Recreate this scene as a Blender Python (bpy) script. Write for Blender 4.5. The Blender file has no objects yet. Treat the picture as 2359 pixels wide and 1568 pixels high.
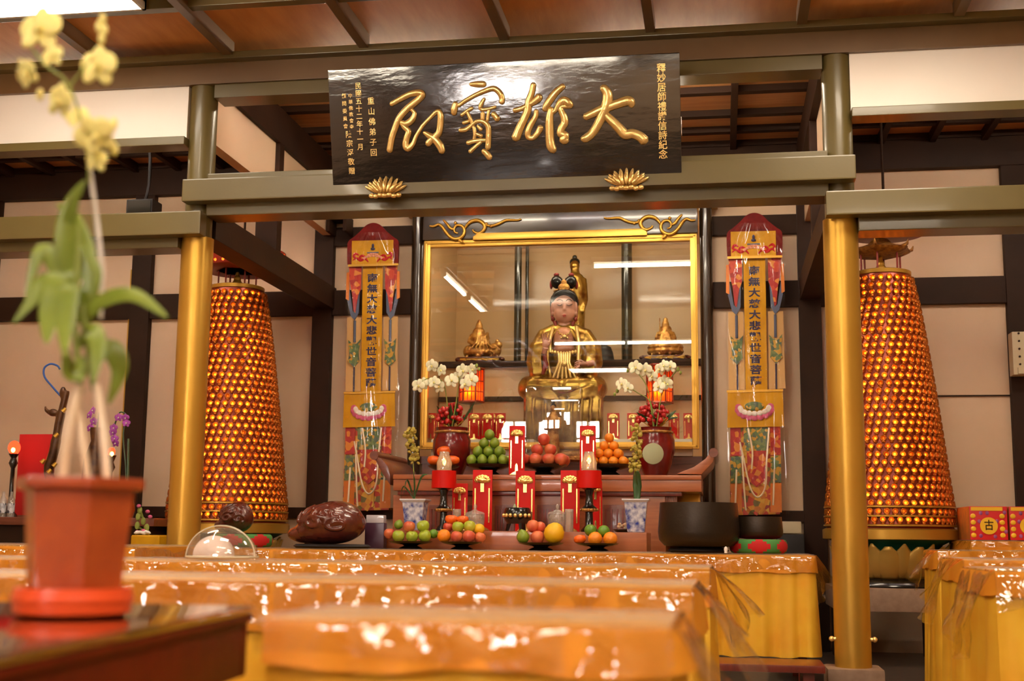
import bpy, bmesh, math, random
from mathutils import Vector, Matrix, noise as mnoise
rnd = random.Random(11)
PI = math.pi
sc = bpy.context.scene
COL = sc.collection

# ------------------------------------------------------------------ camera geometry (also used to survey the hall)
FPX, CX, CY = 2928.0, 1179.5, 784.0
YAW, PITCH, ROLL, EYE = -0.1631, 0.1521, -0.0101, 0.86
Fv = Vector((math.sin(YAW)*math.cos(PITCH), math.cos(YAW)*math.cos(PITCH), math.sin(PITCH)))
_r = Vector((math.cos(YAW), -math.sin(YAW), 0)); _d = Fv.cross(_r)
Rv = math.cos(ROLL)*_r + math.sin(ROLL)*_d
Dv = -math.sin(ROLL)*_r + math.cos(ROLL)*_d
def at(px, py, Y):
    "survey point: the place seen at photo pixel (px, py) on the plane y = Y"
    v = Fv + (px-CX)/FPX*Rv + (py-CY)/FPX*Dv
    p = v*(Y/v.y); p.z += EYE
    return p
def scale_at(Y):
    "metres per photo pixel at depth Y"
    return Y*1.0/FPX*0.99

# ------------------------------------------------------------------ materials
def lin(c):
    o = []
    for v in c:
        v /= 255.0
        o.append(v/12.92 if v <= 0.04045 else ((v+0.055)/1.055)**2.4)
    return (o[0], o[1], o[2], 1.0)
def new_mat(name):
    m = bpy.data.materials.new(name); m.use_nodes = True
    nt = m.node_tree; nt.nodes.clear()
    out = nt.nodes.new('ShaderNodeOutputMaterial')
    return m, nt, out
def mat(name, rgb, rough=0.5, metal=0.0, var=None, var_scale=6.0, bump=0.0, bump_scale=40.0, spec=0.5, coat=0.0,
        emis=None, emis_s=0.0, stretch=(1, 1, 1), sss=0.0, detail=3.0):
    m, nt, out = new_mat(name)
    b = nt.nodes.new('ShaderNodeBsdfPrincipled')
    b.inputs['Base Color'].default_value = lin(rgb)
    b.inputs['Roughness'].default_value = rough
    b.inputs['Metallic'].default_value = metal
    b.inputs['Specular IOR Level'].default_value = spec
    b.inputs['Coat Weight'].default_value = coat
    b.inputs['Coat Roughness'].default_value = 0.08
    if emis:
        b.inputs['Emission Color'].default_value = lin(emis); b.inputs['Emission Strength'].default_value = emis_s
    if sss:
        b.inputs['Subsurface Weight'].default_value = sss; b.inputs['Subsurface Radius'].default_value = (0.02, 0.012, 0.008)
    if var or bump:
        tc = nt.nodes.new('ShaderNodeTexCoord'); mp = nt.nodes.new('ShaderNodeMapping')
        mp.inputs['Scale'].default_value = stretch
        nt.links.new(tc.outputs['Object'], mp.inputs['Vector'])
    if var:
        n = nt.nodes.new('ShaderNodeTexNoise'); n.inputs['Scale'].default_value = var_scale; n.inputs['Detail'].default_value = detail
        nt.links.new(mp.outputs['Vector'], n.inputs['Vector'])
        r = nt.nodes.new('ShaderNodeValToRGB')
        r.color_ramp.elements[0].position = 0.35; r.color_ramp.elements[0].color = lin(rgb)
        r.color_ramp.elements[1].position = 0.68; r.color_ramp.elements[1].color = lin(var)
        nt.links.new(n.outputs['Fac'], r.inputs['Fac']); nt.links.new(r.outputs['Color'], b.inputs['Base Color'])
    if bump:
        n2 = nt.nodes.new('ShaderNodeTexNoise'); n2.inputs['Scale'].default_value = bump_scale; n2.inputs['Detail'].default_value = 4
        nt.links.new(mp.outputs['Vector'], n2.inputs['Vector'])
        bp = nt.nodes.new('ShaderNodeBump'); bp.inputs['Strength'].default_value = bump; bp.inputs['Distance'].default_value = 0.02
        nt.links.new(n2.outputs['Fac'], bp.inputs['Height']); nt.links.new(bp.outputs['Normal'], b.inputs['Normal'])
    nt.links.new(b.outputs['BSDF'], out.inputs['Surface'])
    return m
def emit_mat(name, rgb, s):
    m, nt, out = new_mat(name)
    e = nt.nodes.new('ShaderNodeEmission'); e.inputs['Color'].default_value = lin(rgb); e.inputs['Strength'].default_value = s
    nt.links.new(e.outputs['Emission'], out.inputs['Surface'])
    return m
def clear_mat(name, tint=(255, 255, 255), rough=0.02, ior=1.45, bump=0.0, bump_scale=20.0, haze=0.0, gloss=1.0, stretch=(1, 1, 1)):
    "thin clear sheet: see-through with a mirror-like skin (same from both sides), haze = share of milky diffuse"
    m, nt, out = new_mat(name)
    N = nt.nodes.new; L = nt.links.new
    t = N('ShaderNodeBsdfTransparent'); t.inputs['Color'].default_value = lin(tint)
    g = N('ShaderNodeBsdfGlossy'); g.inputs['Roughness'].default_value = rough
    geo = N('ShaderNodeNewGeometry'); dot = N('ShaderNodeVectorMath'); dot.operation = 'DOT_PRODUCT'
    L(geo.outputs['Incoming'], dot.inputs[0]); L(geo.outputs['Normal'], dot.inputs[1])
    if bump:
        tc = N('ShaderNodeTexCoord'); mp = N('ShaderNodeMapping'); mp.inputs['Scale'].default_value = stretch
        L(tc.outputs['Object'], mp.inputs['Vector'])
        n2 = N('ShaderNodeTexNoise'); n2.inputs['Scale'].default_value = bump_scale; n2.inputs['Detail'].default_value = 3
        n2.inputs['Distortion'].default_value = 0.6
        L(mp.outputs['Vector'], n2.inputs['Vector'])
        bp = N('ShaderNodeBump'); bp.inputs['Strength'].default_value = bump; bp.inputs['Distance'].default_value = 0.03
        L(n2.outputs['Fac'], bp.inputs['Height'])
        L(bp.outputs['Normal'], g.inputs['Normal']); L(bp.outputs['Normal'], dot.inputs[1])
    def mth(op, a, b=None):
        n = N('ShaderNodeMath'); n.operation = op; n.use_clamp = (op == 'MULTIPLY')
        L(a, n.inputs[0])
        if b is not None: n.inputs[1].default_value = b
        return n.outputs[0]
    c = mth('ABSOLUTE', dot.outputs['Value'])
    inv = N('ShaderNodeMath'); inv.operation = 'SUBTRACT'; inv.inputs[0].default_value = 1.0; L(c, inv.inputs[1])
    p5 = mth('POWER', inv.outputs[0], 5.0)
    f0 = ((ior-1)/(ior+1))**2*2          # both faces of the sheet
    fr = mth('ADD', mth('MULTIPLY', p5, 0.62), f0)
    fac = mth('MULTIPLY', fr, gloss)
    base = t.outputs['BSDF']
    if haze:
        df = N('ShaderNodeBsdfDiffuse'); df.inputs['Color'].default_value = lin((235, 228, 215))
        mh = N('ShaderNodeMixShader'); mh.inputs['Fac'].default_value = haze
        L(t.outputs['BSDF'], mh.inputs[1]); L(df.outputs['BSDF'], mh.inputs[2]); base = mh.outputs['Shader']
    mx = N('ShaderNodeMixShader')
    L(fac, mx.inputs['Fac']); L(base, mx.inputs[1]); L(g.outputs['BSDF'], mx.inputs[2])
    L(mx.outputs['Shader'], out.inputs['Surface'])
    return m
def wood_mat(name, a, b_, rough=0.45, scale=3.0, stretch=(1, 12, 12), coat=0.0, bump=0.05):
    return mat(name, a, rough, 0, b_, scale, bump, 18, coat=coat, stretch=stretch, detail=6)

M = {}
M['plaster'] = mat('plaster', (222, 192, 158), 0.6, var=(214, 183, 148), var_scale=1.2, bump=0.03, bump_scale=60)
M['board'] = mat('lit_plaster', (247, 238, 226), 0.4, var=(243, 232, 218), var_scale=1.2)  # wall plaster whitened, the nearby lamplight painted into its colour
M['case_wall'] = mat('case_wall_panel', (216, 180, 130), 0.25, var=(208, 170, 120), var_scale=1.5)
M['ceiling_wood'] = wood_mat('ceiling_ply', (226, 156, 80), (212, 140, 66), 0.65, 2.5, (6, 1, 1))
M['slat_wood'] = wood_mat('aisle_ceiling_ply', (204, 146, 92), (180, 120, 72), 0.45, 2.5, (1, 8, 1))
M['olive'] = mat('olive_paint', (106, 92, 50), 0.34, var=(98, 84, 44), var_scale=2.0, bump=0.02, bump_scale=50, coat=0.15)
M['joist'] = mat('brown_paint', (116, 88, 52), 0.42, var=(108, 80, 46), var_scale=3, coat=0.2)
M['dark'] = mat('dark_stain', (52, 29, 14), 0.6, spec=0.2, var=(42, 23, 10), var_scale=3, bump=0.03, bump_scale=30)
M['black_lacquer'] = mat('black_lacquer', (58, 42, 28), 0.22, var=(50, 35, 23), var_scale=3, bump=0.05, bump_scale=8, coat=0.35)
M['round_post'] = mat('dark_green_gloss', (44, 40, 28), 0.2, var=(36, 30, 20), var_scale=3, coat=0.35)
M['gold_paint'] = mat('gold_paint', (204, 158, 62), 0.34, 0.65, var=(198, 150, 54), var_scale=3)
M['gold_frame'] = mat('gold_frame', (214, 164, 60), 0.32, 0.5)
M['gold_leaf'] = mat('gold_leaf', (246, 208, 130), 0.28, 0.65, bump=0.12, bump_scale=30)
M['gold_old'] = mat('old_gilding', (200, 164, 76), 0.3, 0.85, var=(120, 72, 26), var_scale=9, bump=0.25, bump_scale=24, detail=5)
M['gold_dull'] = mat('dull_gilding', (206, 152, 74), 0.36, 0.5, var=(140, 84, 38), var_scale=26, bump=0.5, bump_scale=60)
M['floor'] = mat('floor_terrazzo', (78, 66, 58), 0.3, var=(62, 52, 46), var_scale=14)
M['stone'] = mat('pinkish_stone', (152, 122, 98), 0.6, var=(136, 106, 84), var_scale=20)
M['altar_wood'] = wood_mat('altar_wood', (170, 96, 52), (152, 80, 40), 0.32, 3.0, (1, 10, 14), coat=0.3)
M['altar_dark'] = wood_mat('altar_dark_wood', (122, 62, 38), (100, 48, 28), 0.35, 3.0, (1, 10, 14), coat=0.2)
M['red_wood'] = wood_mat('red_wood', (124, 44, 26), (104, 34, 20), 0.35, 3.0, (12, 1, 1), coat=0.25)
M['red'] = mat('red_lacquer', (206, 18, 8), 0.45, spec=0.25)
M['red_cloth'] = mat('red_cloth', (190, 24, 24), 0.8)
M['green_cloth'] = mat('green_cloth', (70, 134, 62), 0.8)
M['maroon'] = mat('maroon_glaze', (118, 12, 14), 0.22, var=(88, 8, 12), var_scale=6, coat=0.4)
M['ribbon'] = mat('red_ribbon_paint', (128, 22, 18), 0.5)
M['inner_robe'] = mat('inner_robe_paint', (196, 132, 98), 0.4, 0.15, var=(176, 112, 80), var_scale=14)
M['black'] = mat('black_gloss', (20, 17, 14), 0.2, coat=0.4)
M['black_flat'] = mat('black_flat', (26, 22, 22), 0.6)
M['bronze'] = mat('dark_bronze', (56, 43, 30), 0.4, 0.5, var=(46, 35, 24), var_scale=5, bump=0.06, bump_scale=60)
M['fish_wood'] = mat('varnished_redwood', (100, 42, 25), 0.24, var=(80, 30, 19), var_scale=10, coat=0.45)
M['skin'] = mat('painted_skin', (206, 148, 126), 0.35)
M['hair'] = mat('black_hair_paint', (24, 22, 22), 0.25)
M['lip'] = mat('lip_paint', (178, 66, 56), 0.4)
M['brow'] = mat('brow_paint', (86, 60, 48), 0.5)
M['yellow_satin'] = mat('yellow_satin', (212, 156, 20), 0.5, spec=0.2, var=(196, 140, 14), var_scale=8)
M['orange_satin'] = mat('orange_satin', (226, 130, 32), 0.4, var=(212, 112, 24), var_scale=6)
M['pink'] = mat('pink_thread', (206, 92, 130), 0.6)
M['white_cloth'] = mat('white_cloth', (236, 230, 222), 0.6)
M['navy'] = mat('navy_thread', (44, 40, 76), 0.6)
M['blue_thread'] = mat('blue_thread', (86, 96, 124), 0.6)
M['petal_white'] = mat('white_petal', (244, 242, 206), 0.5, sss=0.15)
M['petal_yellow'] = mat('yellow_petal', (250, 238, 148), 0.5, sss=0.2)
M['petal_purple'] = mat('purple_petal', (168, 70, 170), 0.5)
M['leaf'] = mat('leaf', (132, 148, 46), 0.36, var=(104, 122, 34), var_scale=9, sss=0.1)
M['leaf_dark'] = mat('dark_leaf', (60, 92, 44), 0.4, var=(46, 74, 34), var_scale=9)
M['stem'] = mat('green_stem', (136, 148, 62), 0.5)
M['cane'] = mat('pale_cane', (244, 224, 198), 0.55, var=(232, 206, 168), var_scale=20)
M['terracotta'] = mat('terracotta', (186, 80, 24), 0.36, var=(158, 58, 16), var_scale=14, coat=0.3, bump=0.08, bump_scale=60)
M['saucer'] = mat('orange_plastic', (240, 84, 34), 0.35)
M['desk_glass'] = mat('black_glass_top', (22, 16, 14), 0.04, coat=1.0, spec=0.9)
M['desk_wood'] = mat('mahogany', (98, 17, 3), 0.5, spec=0.12, var=(84, 12, 2), var_scale=3, stretch=(1, 12, 12), detail=6)
M['porcelain'] = mat('blue_white_porcelain', (226, 226, 232), 0.15, var=(52, 66, 150), var_scale=26, coat=0.5, detail=2)
M['porcelain_rim'] = mat('porcelain_rim', (222, 222, 226), 0.15, coat=0.5)
M['glass'] = clear_mat('clear_glass', (250, 252, 250), 0.0, 1.5, gloss=0.8)
M['glass_jar'] = clear_mat('jar_glass', (242, 240, 240), 0.02, 1.5, haze=0.25, gloss=1.4)
M['acrylic'] = clear_mat('clear_acrylic', (250, 250, 250), 0.02, 1.5, haze=0.03, gloss=1.5)
M['dome'] = clear_mat('dome_plastic', (246, 244, 240), 0.03, 1.5, haze=0.07, gloss=1.6)
M['film'] = clear_mat('banner_film', (255, 253, 248), 0.04, 1.5, bump=0.35, bump_scale=4, gloss=0.45, stretch=(3.0, 1, 0.5))
M['plastic_flat'] = clear_mat('flat_plastic', (253, 250, 244), 0.42, 1.5, bump=0.4, bump_scale=9, gloss=0.55)
M['plastic'] = clear_mat('table_plastic', (253, 250, 244), 0.08, 1.5, bump=0.6, bump_scale=8, haze=0.0, gloss=1.7)
M['tube'] = emit_mat('lamp_tube', (255, 238, 212), 46.0)
M['tube_inner'] = emit_mat('case_lamp_tube', (255, 236, 208), 27.0)
M['panel_soft'] = emit_mat('soft_lamp_panel', (255, 240, 218), 8.0)
M['panel'] = emit_mat('lamp_panel', (255, 236, 210), 15.0)
M['lamp_white'] = mat('lamp_housing', (226, 222, 212), 0.5)
M['bulb_amber'] = None
M['candle_glow'] = emit_mat('candle_glow', (255, 176, 70), 9.0)
M['red_glow'] = emit_mat('red_glow', (255, 36, 14), 5.0)
M['lantern_glow'] = emit_mat('lantern_bulb', (255, 150, 50), 40.0)
M['white_glaze'] = mat('white_shelf', (236, 226, 210), 0.4)
M['tablet_gold'] = mat('tablet_gold', (250, 206, 120), 0.16, 0.8)
M['mango'] = mat('green_fruit', (132, 150, 40), 0.35, var=(104, 136, 36), var_scale=7)
M['green_apple'] = mat('green_apple', (150, 172, 44), 0.3, var=(186, 186, 56), var_scale=7)
M['apple'] = mat('red_apple', (196, 62, 48), 0.3, var=(214, 120, 70), var_scale=9)
M['peach'] = mat('blush_fruit', (224, 124, 72), 0.4, var=(200, 76, 56), var_scale=9)
M['orange'] = mat('orange_fruit', (240, 140, 24), 0.45, bump=0.1, bump_scale=140)
M['persimmon'] = mat('persimmon', (240, 104, 24), 0.3)
M['lime'] = mat('lime_fruit', (96, 140, 36), 0.35)
M['pomelo'] = mat('pomelo', (238, 184, 22), 0.45, bump=0.08, bump_scale=120)
M['yellow_fruit'] = mat('yellow_fruit', (236, 186, 30), 0.4)
M['carton_red'] = mat('carton_red', (206, 24, 30), 0.4)
M['carton_yellow'] = mat('carton_yellow', (238, 186, 30), 0.4)
M['carton_side'] = mat('carton_side', (176, 108, 50), 0.5, var=(214, 120, 40), var_scale=12)
M['beige_plastic'] = mat('beige_plastic', (206, 190, 152), 0.4)
M['berry'] = mat('red_berry', (196, 36, 36), 0.2, coat=0.5)
M['blue_paint'] = mat('blue_paint', (44, 88, 168), 0.4)
M['dragon'] = mat('carved_dark_gilt', (104, 66, 30), 0.35, 0.3, var=(60, 34, 20), var_scale=12)
M['pale_pink'] = mat('pale_pink_cloth', (246, 226, 218), 0.45)
M['ochre_strip'] = mat('ochre_trim', (190, 142, 40), 0.5)
M['pagoda_red'] = mat('pagoda_red', (168, 58, 26), 0.3, 0.3, var=(142, 44, 22), var_scale=16)
M['lotus_gold'] = mat('lotus_base_gold', (196, 156, 74), 0.4, 0.4)
M['teal'] = mat('teal_paint', (30, 96, 76), 0.5)
M['seal_green'] = mat('grey_green_metal', (150, 150, 112), 0.4, 0.3)
def amber_mat():
    m, nt, out = new_mat('amber_bulb')
    geo = nt.nodes.new('ShaderNodeNewGeometry')
    e = nt.nodes.new('ShaderNodeEmission')
    oi = nt.nodes.new('ShaderNodeTexCoord')
    n = nt.nodes.new('ShaderNodeTexNoise'); n.inputs['Scale'].default_value = 14.0; n.inputs['Detail'].default_value = 0
    nt.links.new(geo.outputs['Position'], n.inputs['Vector'])
    mr = nt.nodes.new('ShaderNodeMapRange'); mr.inputs['From Min'].default_value = 0.35; mr.inputs['From Max'].default_value = 0.65
    mr.inputs['To Min'].default_value = 0.5; mr.inputs['To Max'].default_value = 4.2
    nt.links.new(n.outputs['Fac'], mr.inputs['Value'])
    e.inputs['Color'].default_value = lin((255, 126, 22))
    nt.links.new(mr.outputs['Result'], e.inputs['Strength'])
    nt.links.new(e.outputs['Emission'], out.inputs['Surface'])
    return m
M['bulb_amber'] = amber_mat()
def patch_mat(name, cols, scale=14.0, rough=0.5):
    "embroidered patchwork: voronoi cells in thread colours"
    m, nt, out = new_mat(name)
    b = nt.nodes.new('ShaderNodeBsdfPrincipled'); b.inputs['Roughness'].default_value = rough
    tc = nt.nodes.new('ShaderNodeTexCoord')
    v = nt.nodes.new('ShaderNodeTexVoronoi'); v.inputs['Scale'].default_value = scale
    nt.links.new(tc.outputs['Object'], v.inputs['Vector'])
    sep = nt.nodes.new('ShaderNodeSeparateColor'); nt.links.new(v.outputs['Color'], sep.inputs['Color'])
    r = nt.nodes.new('ShaderNodeValToRGB'); r.color_ramp.interpolation = 'CONSTANT'
    n = len(cols)
    r.color_ramp.elements[0].color = lin(cols[0]); r.color_ramp.elements[0].position = 0
    r.color_ramp.elements[1].color = lin(cols[1]); r.color_ramp.elements[1].position = 1/n
    for i in range(2, n):
        el = r.color_ramp.elements.new(i/n); el.color = lin(cols[i])
    nt.links.new(sep.outputs[0], r.inputs['Fac']); nt.links.new(r.outputs['Color'], b.inputs['Base Color'])
    nt.links.new(b.outputs['BSDF'], out.inputs['Surface'])
    return m
M['embroidery_red'] = patch_mat('red_embroidery', [(176, 34, 26), (196, 60, 30), (160, 26, 24), (214, 130, 40), (170, 30, 26)], 26)
M['embroidery_mix'] = patch_mat('mixed_embroidery', [(190, 60, 34), (216, 150, 40), (110, 100, 44), (200, 120, 40), (150, 40, 30), (220, 170, 60)], 26)
M['embroidery_green'] = patch_mat('green_embroidery', [(84, 110, 66), (110, 126, 74), (196, 150, 50), (76, 96, 80)], 40)
M['lattice'] = patch_mat('mixed_label', [(220, 220, 224), (60, 60, 70), (180, 180, 186)], 40)

# ------------------------------------------------------------------ mesh builder
def wloc(o):
    v = Vector((0, 0, 0))
    while o is not None:
        v += o.location; o = o.parent
    return v
class MB:
    def __init__(s): s.bm = bmesh.new(); s.mi = 0
    def _fin(s, verts):
        fs = set()
        for v in verts:
            for f in v.link_faces: fs.add(f)
        for f in fs: f.material_index = s.mi
    def box(s, x0, x1, y0, y1, z0, z1):
        return s.obox(((x0+x1)/2, (y0+y1)/2, (z0+z1)/2), (abs(x1-x0), abs(y1-y0), abs(z1-z0)))
    def obox(s, c, size, rot=None):
        mtx = Matrix.Translation(Vector(c)) @ (rot.to_4x4() if rot else Matrix.Identity(4)) @ Matrix.Diagonal((*size, 1))
        r = bmesh.ops.create_cube(s.bm, size=1, matrix=mtx); s._fin(r['verts']); return s
    def cyl(s, p0, p1, r0, r1=None, n=16):
        p0 = Vector(p0); p1 = Vector(p1); r1 = r0 if r1 is None else r1
        d = p1-p0
        q = Vector((0, 0, 1)).rotation_difference(d.normalized()).to_matrix().to_4x4()
        mtx = Matrix.Translation((p0+p1)/2) @ q
        r = bmesh.ops.create_cone(s.bm, cap_ends=True, segments=n, radius1=max(r0, 1e-5), radius2=max(r1, 1e-5), depth=d.length, matrix=mtx)
        s._fin(r['verts']); return s
    def ell(s, c, rad, n=16, rot=None, m=None):
        if not hasattr(rad, '__len__'): rad = (rad,)*3
        mtx = Matrix.Translation(Vector(c)) @ (rot.to_4x4() if rot else Matrix.Identity(4)) @ Matrix.Diagonal((*rad, 1))
        r = bmesh.ops.create_uvsphere(s.bm, u_segments=n, v_segments=m or max(6, n*2//3), radius=1, matrix=mtx); s._fin(r['verts']); return s
    def lathe(s, prof, c=(0, 0, 0), n=32, sx=1.0, sy=1.0, rot=None, caps=True, wob=None):
        c = Vector(c); rings = []
        for k, (r, z) in enumerate(prof):
            ring = []
            for i in range(n):
                a = 2*PI*i/n
                f = 1.0 if wob is None else wob(a, k)
                v = Vector((r*f*sx*math.cos(a), r*f*sy*math.sin(a), z))
                if rot: v = rot @ v
                ring.append(s.bm.verts.new(c+v))
            rings.append(ring)
        for k in range(len(rings)-1):
            for i in range(n):
                j = (i+1) % n
                f = s.bm.faces.new((rings[k][i], rings[k][j], rings[k+1][j], rings[k+1][i])); f.material_index = s.mi
        if caps:
            for ring, rev in ((rings[0], True), (rings[-1], False)):
                f = s.bm.faces.new(list(reversed(ring)) if rev else ring); f.material_index = s.mi
        return s
    def tube(s, pts, rad, n=8, flat=None, caps=True, up=None):
        "swept tube; flat = (width direction scale along normal) squashes section towards 'up' vector"
        pts = [Vector(p) for p in pts]; N = len(pts)
        if not hasattr(rad, '__len__'): rad = [rad]*N
        ref = Vector(up) if up else None
        rings = []; prev = None
        for i, p in enumerate(pts):
            t = (pts[min(i+1, N-1)]-pts[max(i-1, 0)])
            if t.length < 1e-9: t = Vector((0, 0, 1))
            t.normalize()
            if ref is not None:
                b = ref - t*ref.dot(t)
                if b.length < 1e-6: b = t.orthogonal()
                b.normalize()
            else:
                if prev is None: b = t.orthogonal().normalized()
                else:
                    b = prev - t*prev.dot(t)
                    b = b.normalized() if b.length > 1e-6 else t.orthogonal().normalized()
            prev = b; a_ = t.cross(b)
            ring = []
            for k in range(n):
                an = 2*PI*k/n
                ring.append(s.bm.verts.new(p + a_*math.cos(an)*rad[i] + b*math.sin(an)*rad[i]*(flat if flat else 1.0)))
            rings.append(ring)
        for i in range(N-1):
            for k in range(n):
                j = (k+1) % n
                f = s.bm.faces.new((rings[i][k], rings[i][j], rings[i+1][j], rings[i+1][k])); f.material_index = s.mi
        if caps:
            for ring, rev in ((rings[0], True), (rings[-1], False)):
                f = s.bm.faces.new(list(reversed(ring)) if rev else ring); f.material_index = s.mi
        return s
    def prism(s, poly, y0, y1):
        "polygon of (x, z) points extruded from y0 to y1"
        a = [s.bm.verts.new((x, y0, z)) for x, z in poly]; b = [s.bm.verts.new((x, y1, z)) for x, z in poly]
        n = len(poly)
        fs = [s.bm.faces.new(a), s.bm.faces.new(list(reversed(b)))]
        for i in range(n):
            j = (i+1) % n
            fs.append(s.bm.faces.new((a[j], a[i], b[i], b[j])))
        for f in fs: f.material_index = s.mi
        return s
    def grid(s, fn, nu, nv, closed_u=False):
        vs = [[s.bm.verts.new(fn(i/(nu-1), j/(nv-1))) for j in range(nv)] for i in range(nu)]
        for i in range(nu-1):
            for j in range(nv-1):
                f = s.bm.faces.new((vs[i][j], vs[i+1][j], vs[i+1][j+1], vs[i][j+1])); f.material_index = s.mi
        return s
    def add_mesh(s, me, mtx=None):
        n0 = len(s.bm.verts); s.bm.from_mesh(me); s.bm.verts.ensure_lookup_table()
        vs = s.bm.verts[n0:]
        if mtx is not None: bmesh.ops.transform(s.bm, matrix=mtx, verts=vs)
        return s
    def build(s, name, mats, parent=None, smooth=35, bevel=0.0, kind=None, solid=0.0, local=False, segs=2):
        bmesh.ops.recalc_face_normals(s.bm, faces=s.bm.faces)
        me = bpy.data.meshes.new(name)
        if bevel:
            es = [e for e in s.bm.edges if len(e.link_faces) == 2 and e.calc_face_angle(0) > 0.6]
            try: bmesh.ops.bevel(s.bm, geom=es, offset=bevel, segments=segs, affect='EDGES', profile=0.7, clamp_overlap=True)
            except Exception: pass
        if parent is not None and not local:
            bmesh.ops.translate(s.bm, vec=-wloc(parent), verts=s.bm.verts)
        loc = Vector((0, 0, 0))
        if parent is None and kind != 'structure' and len(s.bm.verts):
            xs = [v.co.x for v in s.bm.verts]; ys = [v.co.y for v in s.bm.verts]; zs = [v.co.z for v in s.bm.verts]
            loc = Vector(((min(xs)+max(xs))/2, (min(ys)+max(ys))/2, min(zs)))
            bmesh.ops.translate(s.bm, vec=-loc, verts=s.bm.verts)
        s.bm.to_mesh(me); s.bm.free()
        for m in (mats if isinstance(mats, (list, tuple)) else [mats]): me.materials.append(m)
        if smooth:
            for p in me.polygons: p.use_smooth = True
            try: me.set_sharp_from_angle(angle=math.radians(smooth))
            except Exception: pass
        o = bpy.data.objects.new(name, me); COL.objects.link(o); o.location = loc
        if parent is not None: o.parent = parent
        if kind: o['kind'] = kind
        if solid:
            md = o.modifiers.new('thick', 'SOLIDIFY'); md.thickness = solid; md.offset = 0
        return o
def tag(o, label, cat, group=None, kind=None):
    o['label'] = label; o['category'] = cat
    if group: o['group'] = group
    if kind: o['kind'] = kind
    return o
def thing(name, loc, label, cat, group=None):
    o = bpy.data.objects.new(name, None); COL.objects.link(o); o.location = Vector(loc); o.empty_display_size = 0.05
    return tag(o, label, cat, group)
def struct(mb, name, m, **k):
    return mb.build(name, m, kind='structure', **k)
def copy_tree(o, parent=None, dloc=None, label=None, group=None, only=None):
    c = o.copy(); COL.objects.link(c)
    if parent is not None: c.parent = parent
    if dloc is not None: c.location = dloc
    if label: c['label'] = label
    if group: c['group'] = group
    for ch in list(o.children): copy_tree(ch, c)
    return c
def bake_remesh(mb, voxel=0.01, smooth_it=4):
    "union of the blobs in mb as one continuous skin -> mesh"
    bmesh.ops.recalc_face_normals(mb.bm, faces=mb.bm.faces)
    me = bpy.data.meshes.new('tmp'); mb.bm.to_mesh(me); mb.bm.free()
    o = bpy.data.objects.new('tmp', me); COL.objects.link(o)
    r = o.modifiers.new('r', 'REMESH'); r.mode = 'VOXEL'; r.voxel_size = voxel
    s = o.modifiers.new('s', 'SMOOTH'); s.factor = 0.5; s.iterations = smooth_it
    dg = bpy.context.evaluated_depsgraph_get()
    out = bpy.data.meshes.new_from_object(o.evaluated_get(dg))
    bpy.data.objects.remove(o); bpy.data.meshes.remove(me)
    return out
def blob(mb, name, m, parent=None, voxel=0.01, it=4, kind=None):
    me = bake_remesh(mb, voxel, it)
    b = MB(); b.add_mesh(me); bpy.data.meshes.remove(me)
    return b.build(name, m, parent, smooth=80, kind=kind)
_txt_cache = {}
def text_mesh(body, size=1.0, extrude=0.004, bold=0.0):
    key = (body, size, extrude, bold)
    if key in _txt_cache: return _txt_cache[key]
    cu = bpy.data.curves.new('t', 'FONT'); cu.body = body; cu.size = size; cu.extrude = extrude
    cu.align_x = 'CENTER'; cu.align_y = 'CENTER'; cu.resolution_u = 3; cu.offset = bold
    o = bpy.data.objects.new('t', cu); COL.objects.link(o)
    dg = bpy.context.evaluated_depsgraph_get()
    me = bpy.data.meshes.new_from_object(o.evaluated_get(dg))
    bpy.data.objects.remove(o)
    me.materials.clear()
    _txt_cache[key] = me
    return me
FRONT = Matrix.Rotation(PI/2, 4, 'X')          # text standing upright, facing -Y
def smooth_path(pts, sub=6):
    "Catmull-Rom through points (tuples of any length)"
    out = []; n = len(pts)
    for i in range(n-1):
        p0 = pts[max(i-1, 0)]; p1 = pts[i]; p2 = pts[i+1]; p3 = pts[min(i+2, n-1)]
        for k in range(sub):
            t = k/sub
            out.append(tuple(0.5*((2*b)+(-a+c)*t+(2*a-5*b+4*c-d)*t*t+(-a+3*b-3*c+d)*t**3) for a, b, c, d in zip(p0, p1, p2, p3)))
    out.append(tuple(pts[-1]))
    return out
# ================================================================== THE HALL
def sbox(name, m, *boxes, bevel=0.0, label=None):
    b = MB()
    for q in boxes: b.box(*q)
    o = struct(b, name, M[m] if isinstance(m, str) else m, smooth=0, bevel=bevel)
    return o
XL, XR, YB, YW = -6.5, 4.5, -4.5, 10.36
sbox('floor', 'floor', (XL, XR, YB, 10.5, -0.1, 0.0))
sbox('ceiling', 'ceiling_wood', (XL, XR, YB, 7.72, 4.0, 4.06))
sbox('ceiling_aisle', 'slat_wood', (XL, XR, 7.72, 10.5, 4.1, 4.16))
sbox('wall_left', 'plaster', (XL-0.12, XL, YB, 10.5, 0, 4.1))
sbox('wall_right', 'plaster', (XR, XR+0.12, YB, 10.5, 0, 4.1))
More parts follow.
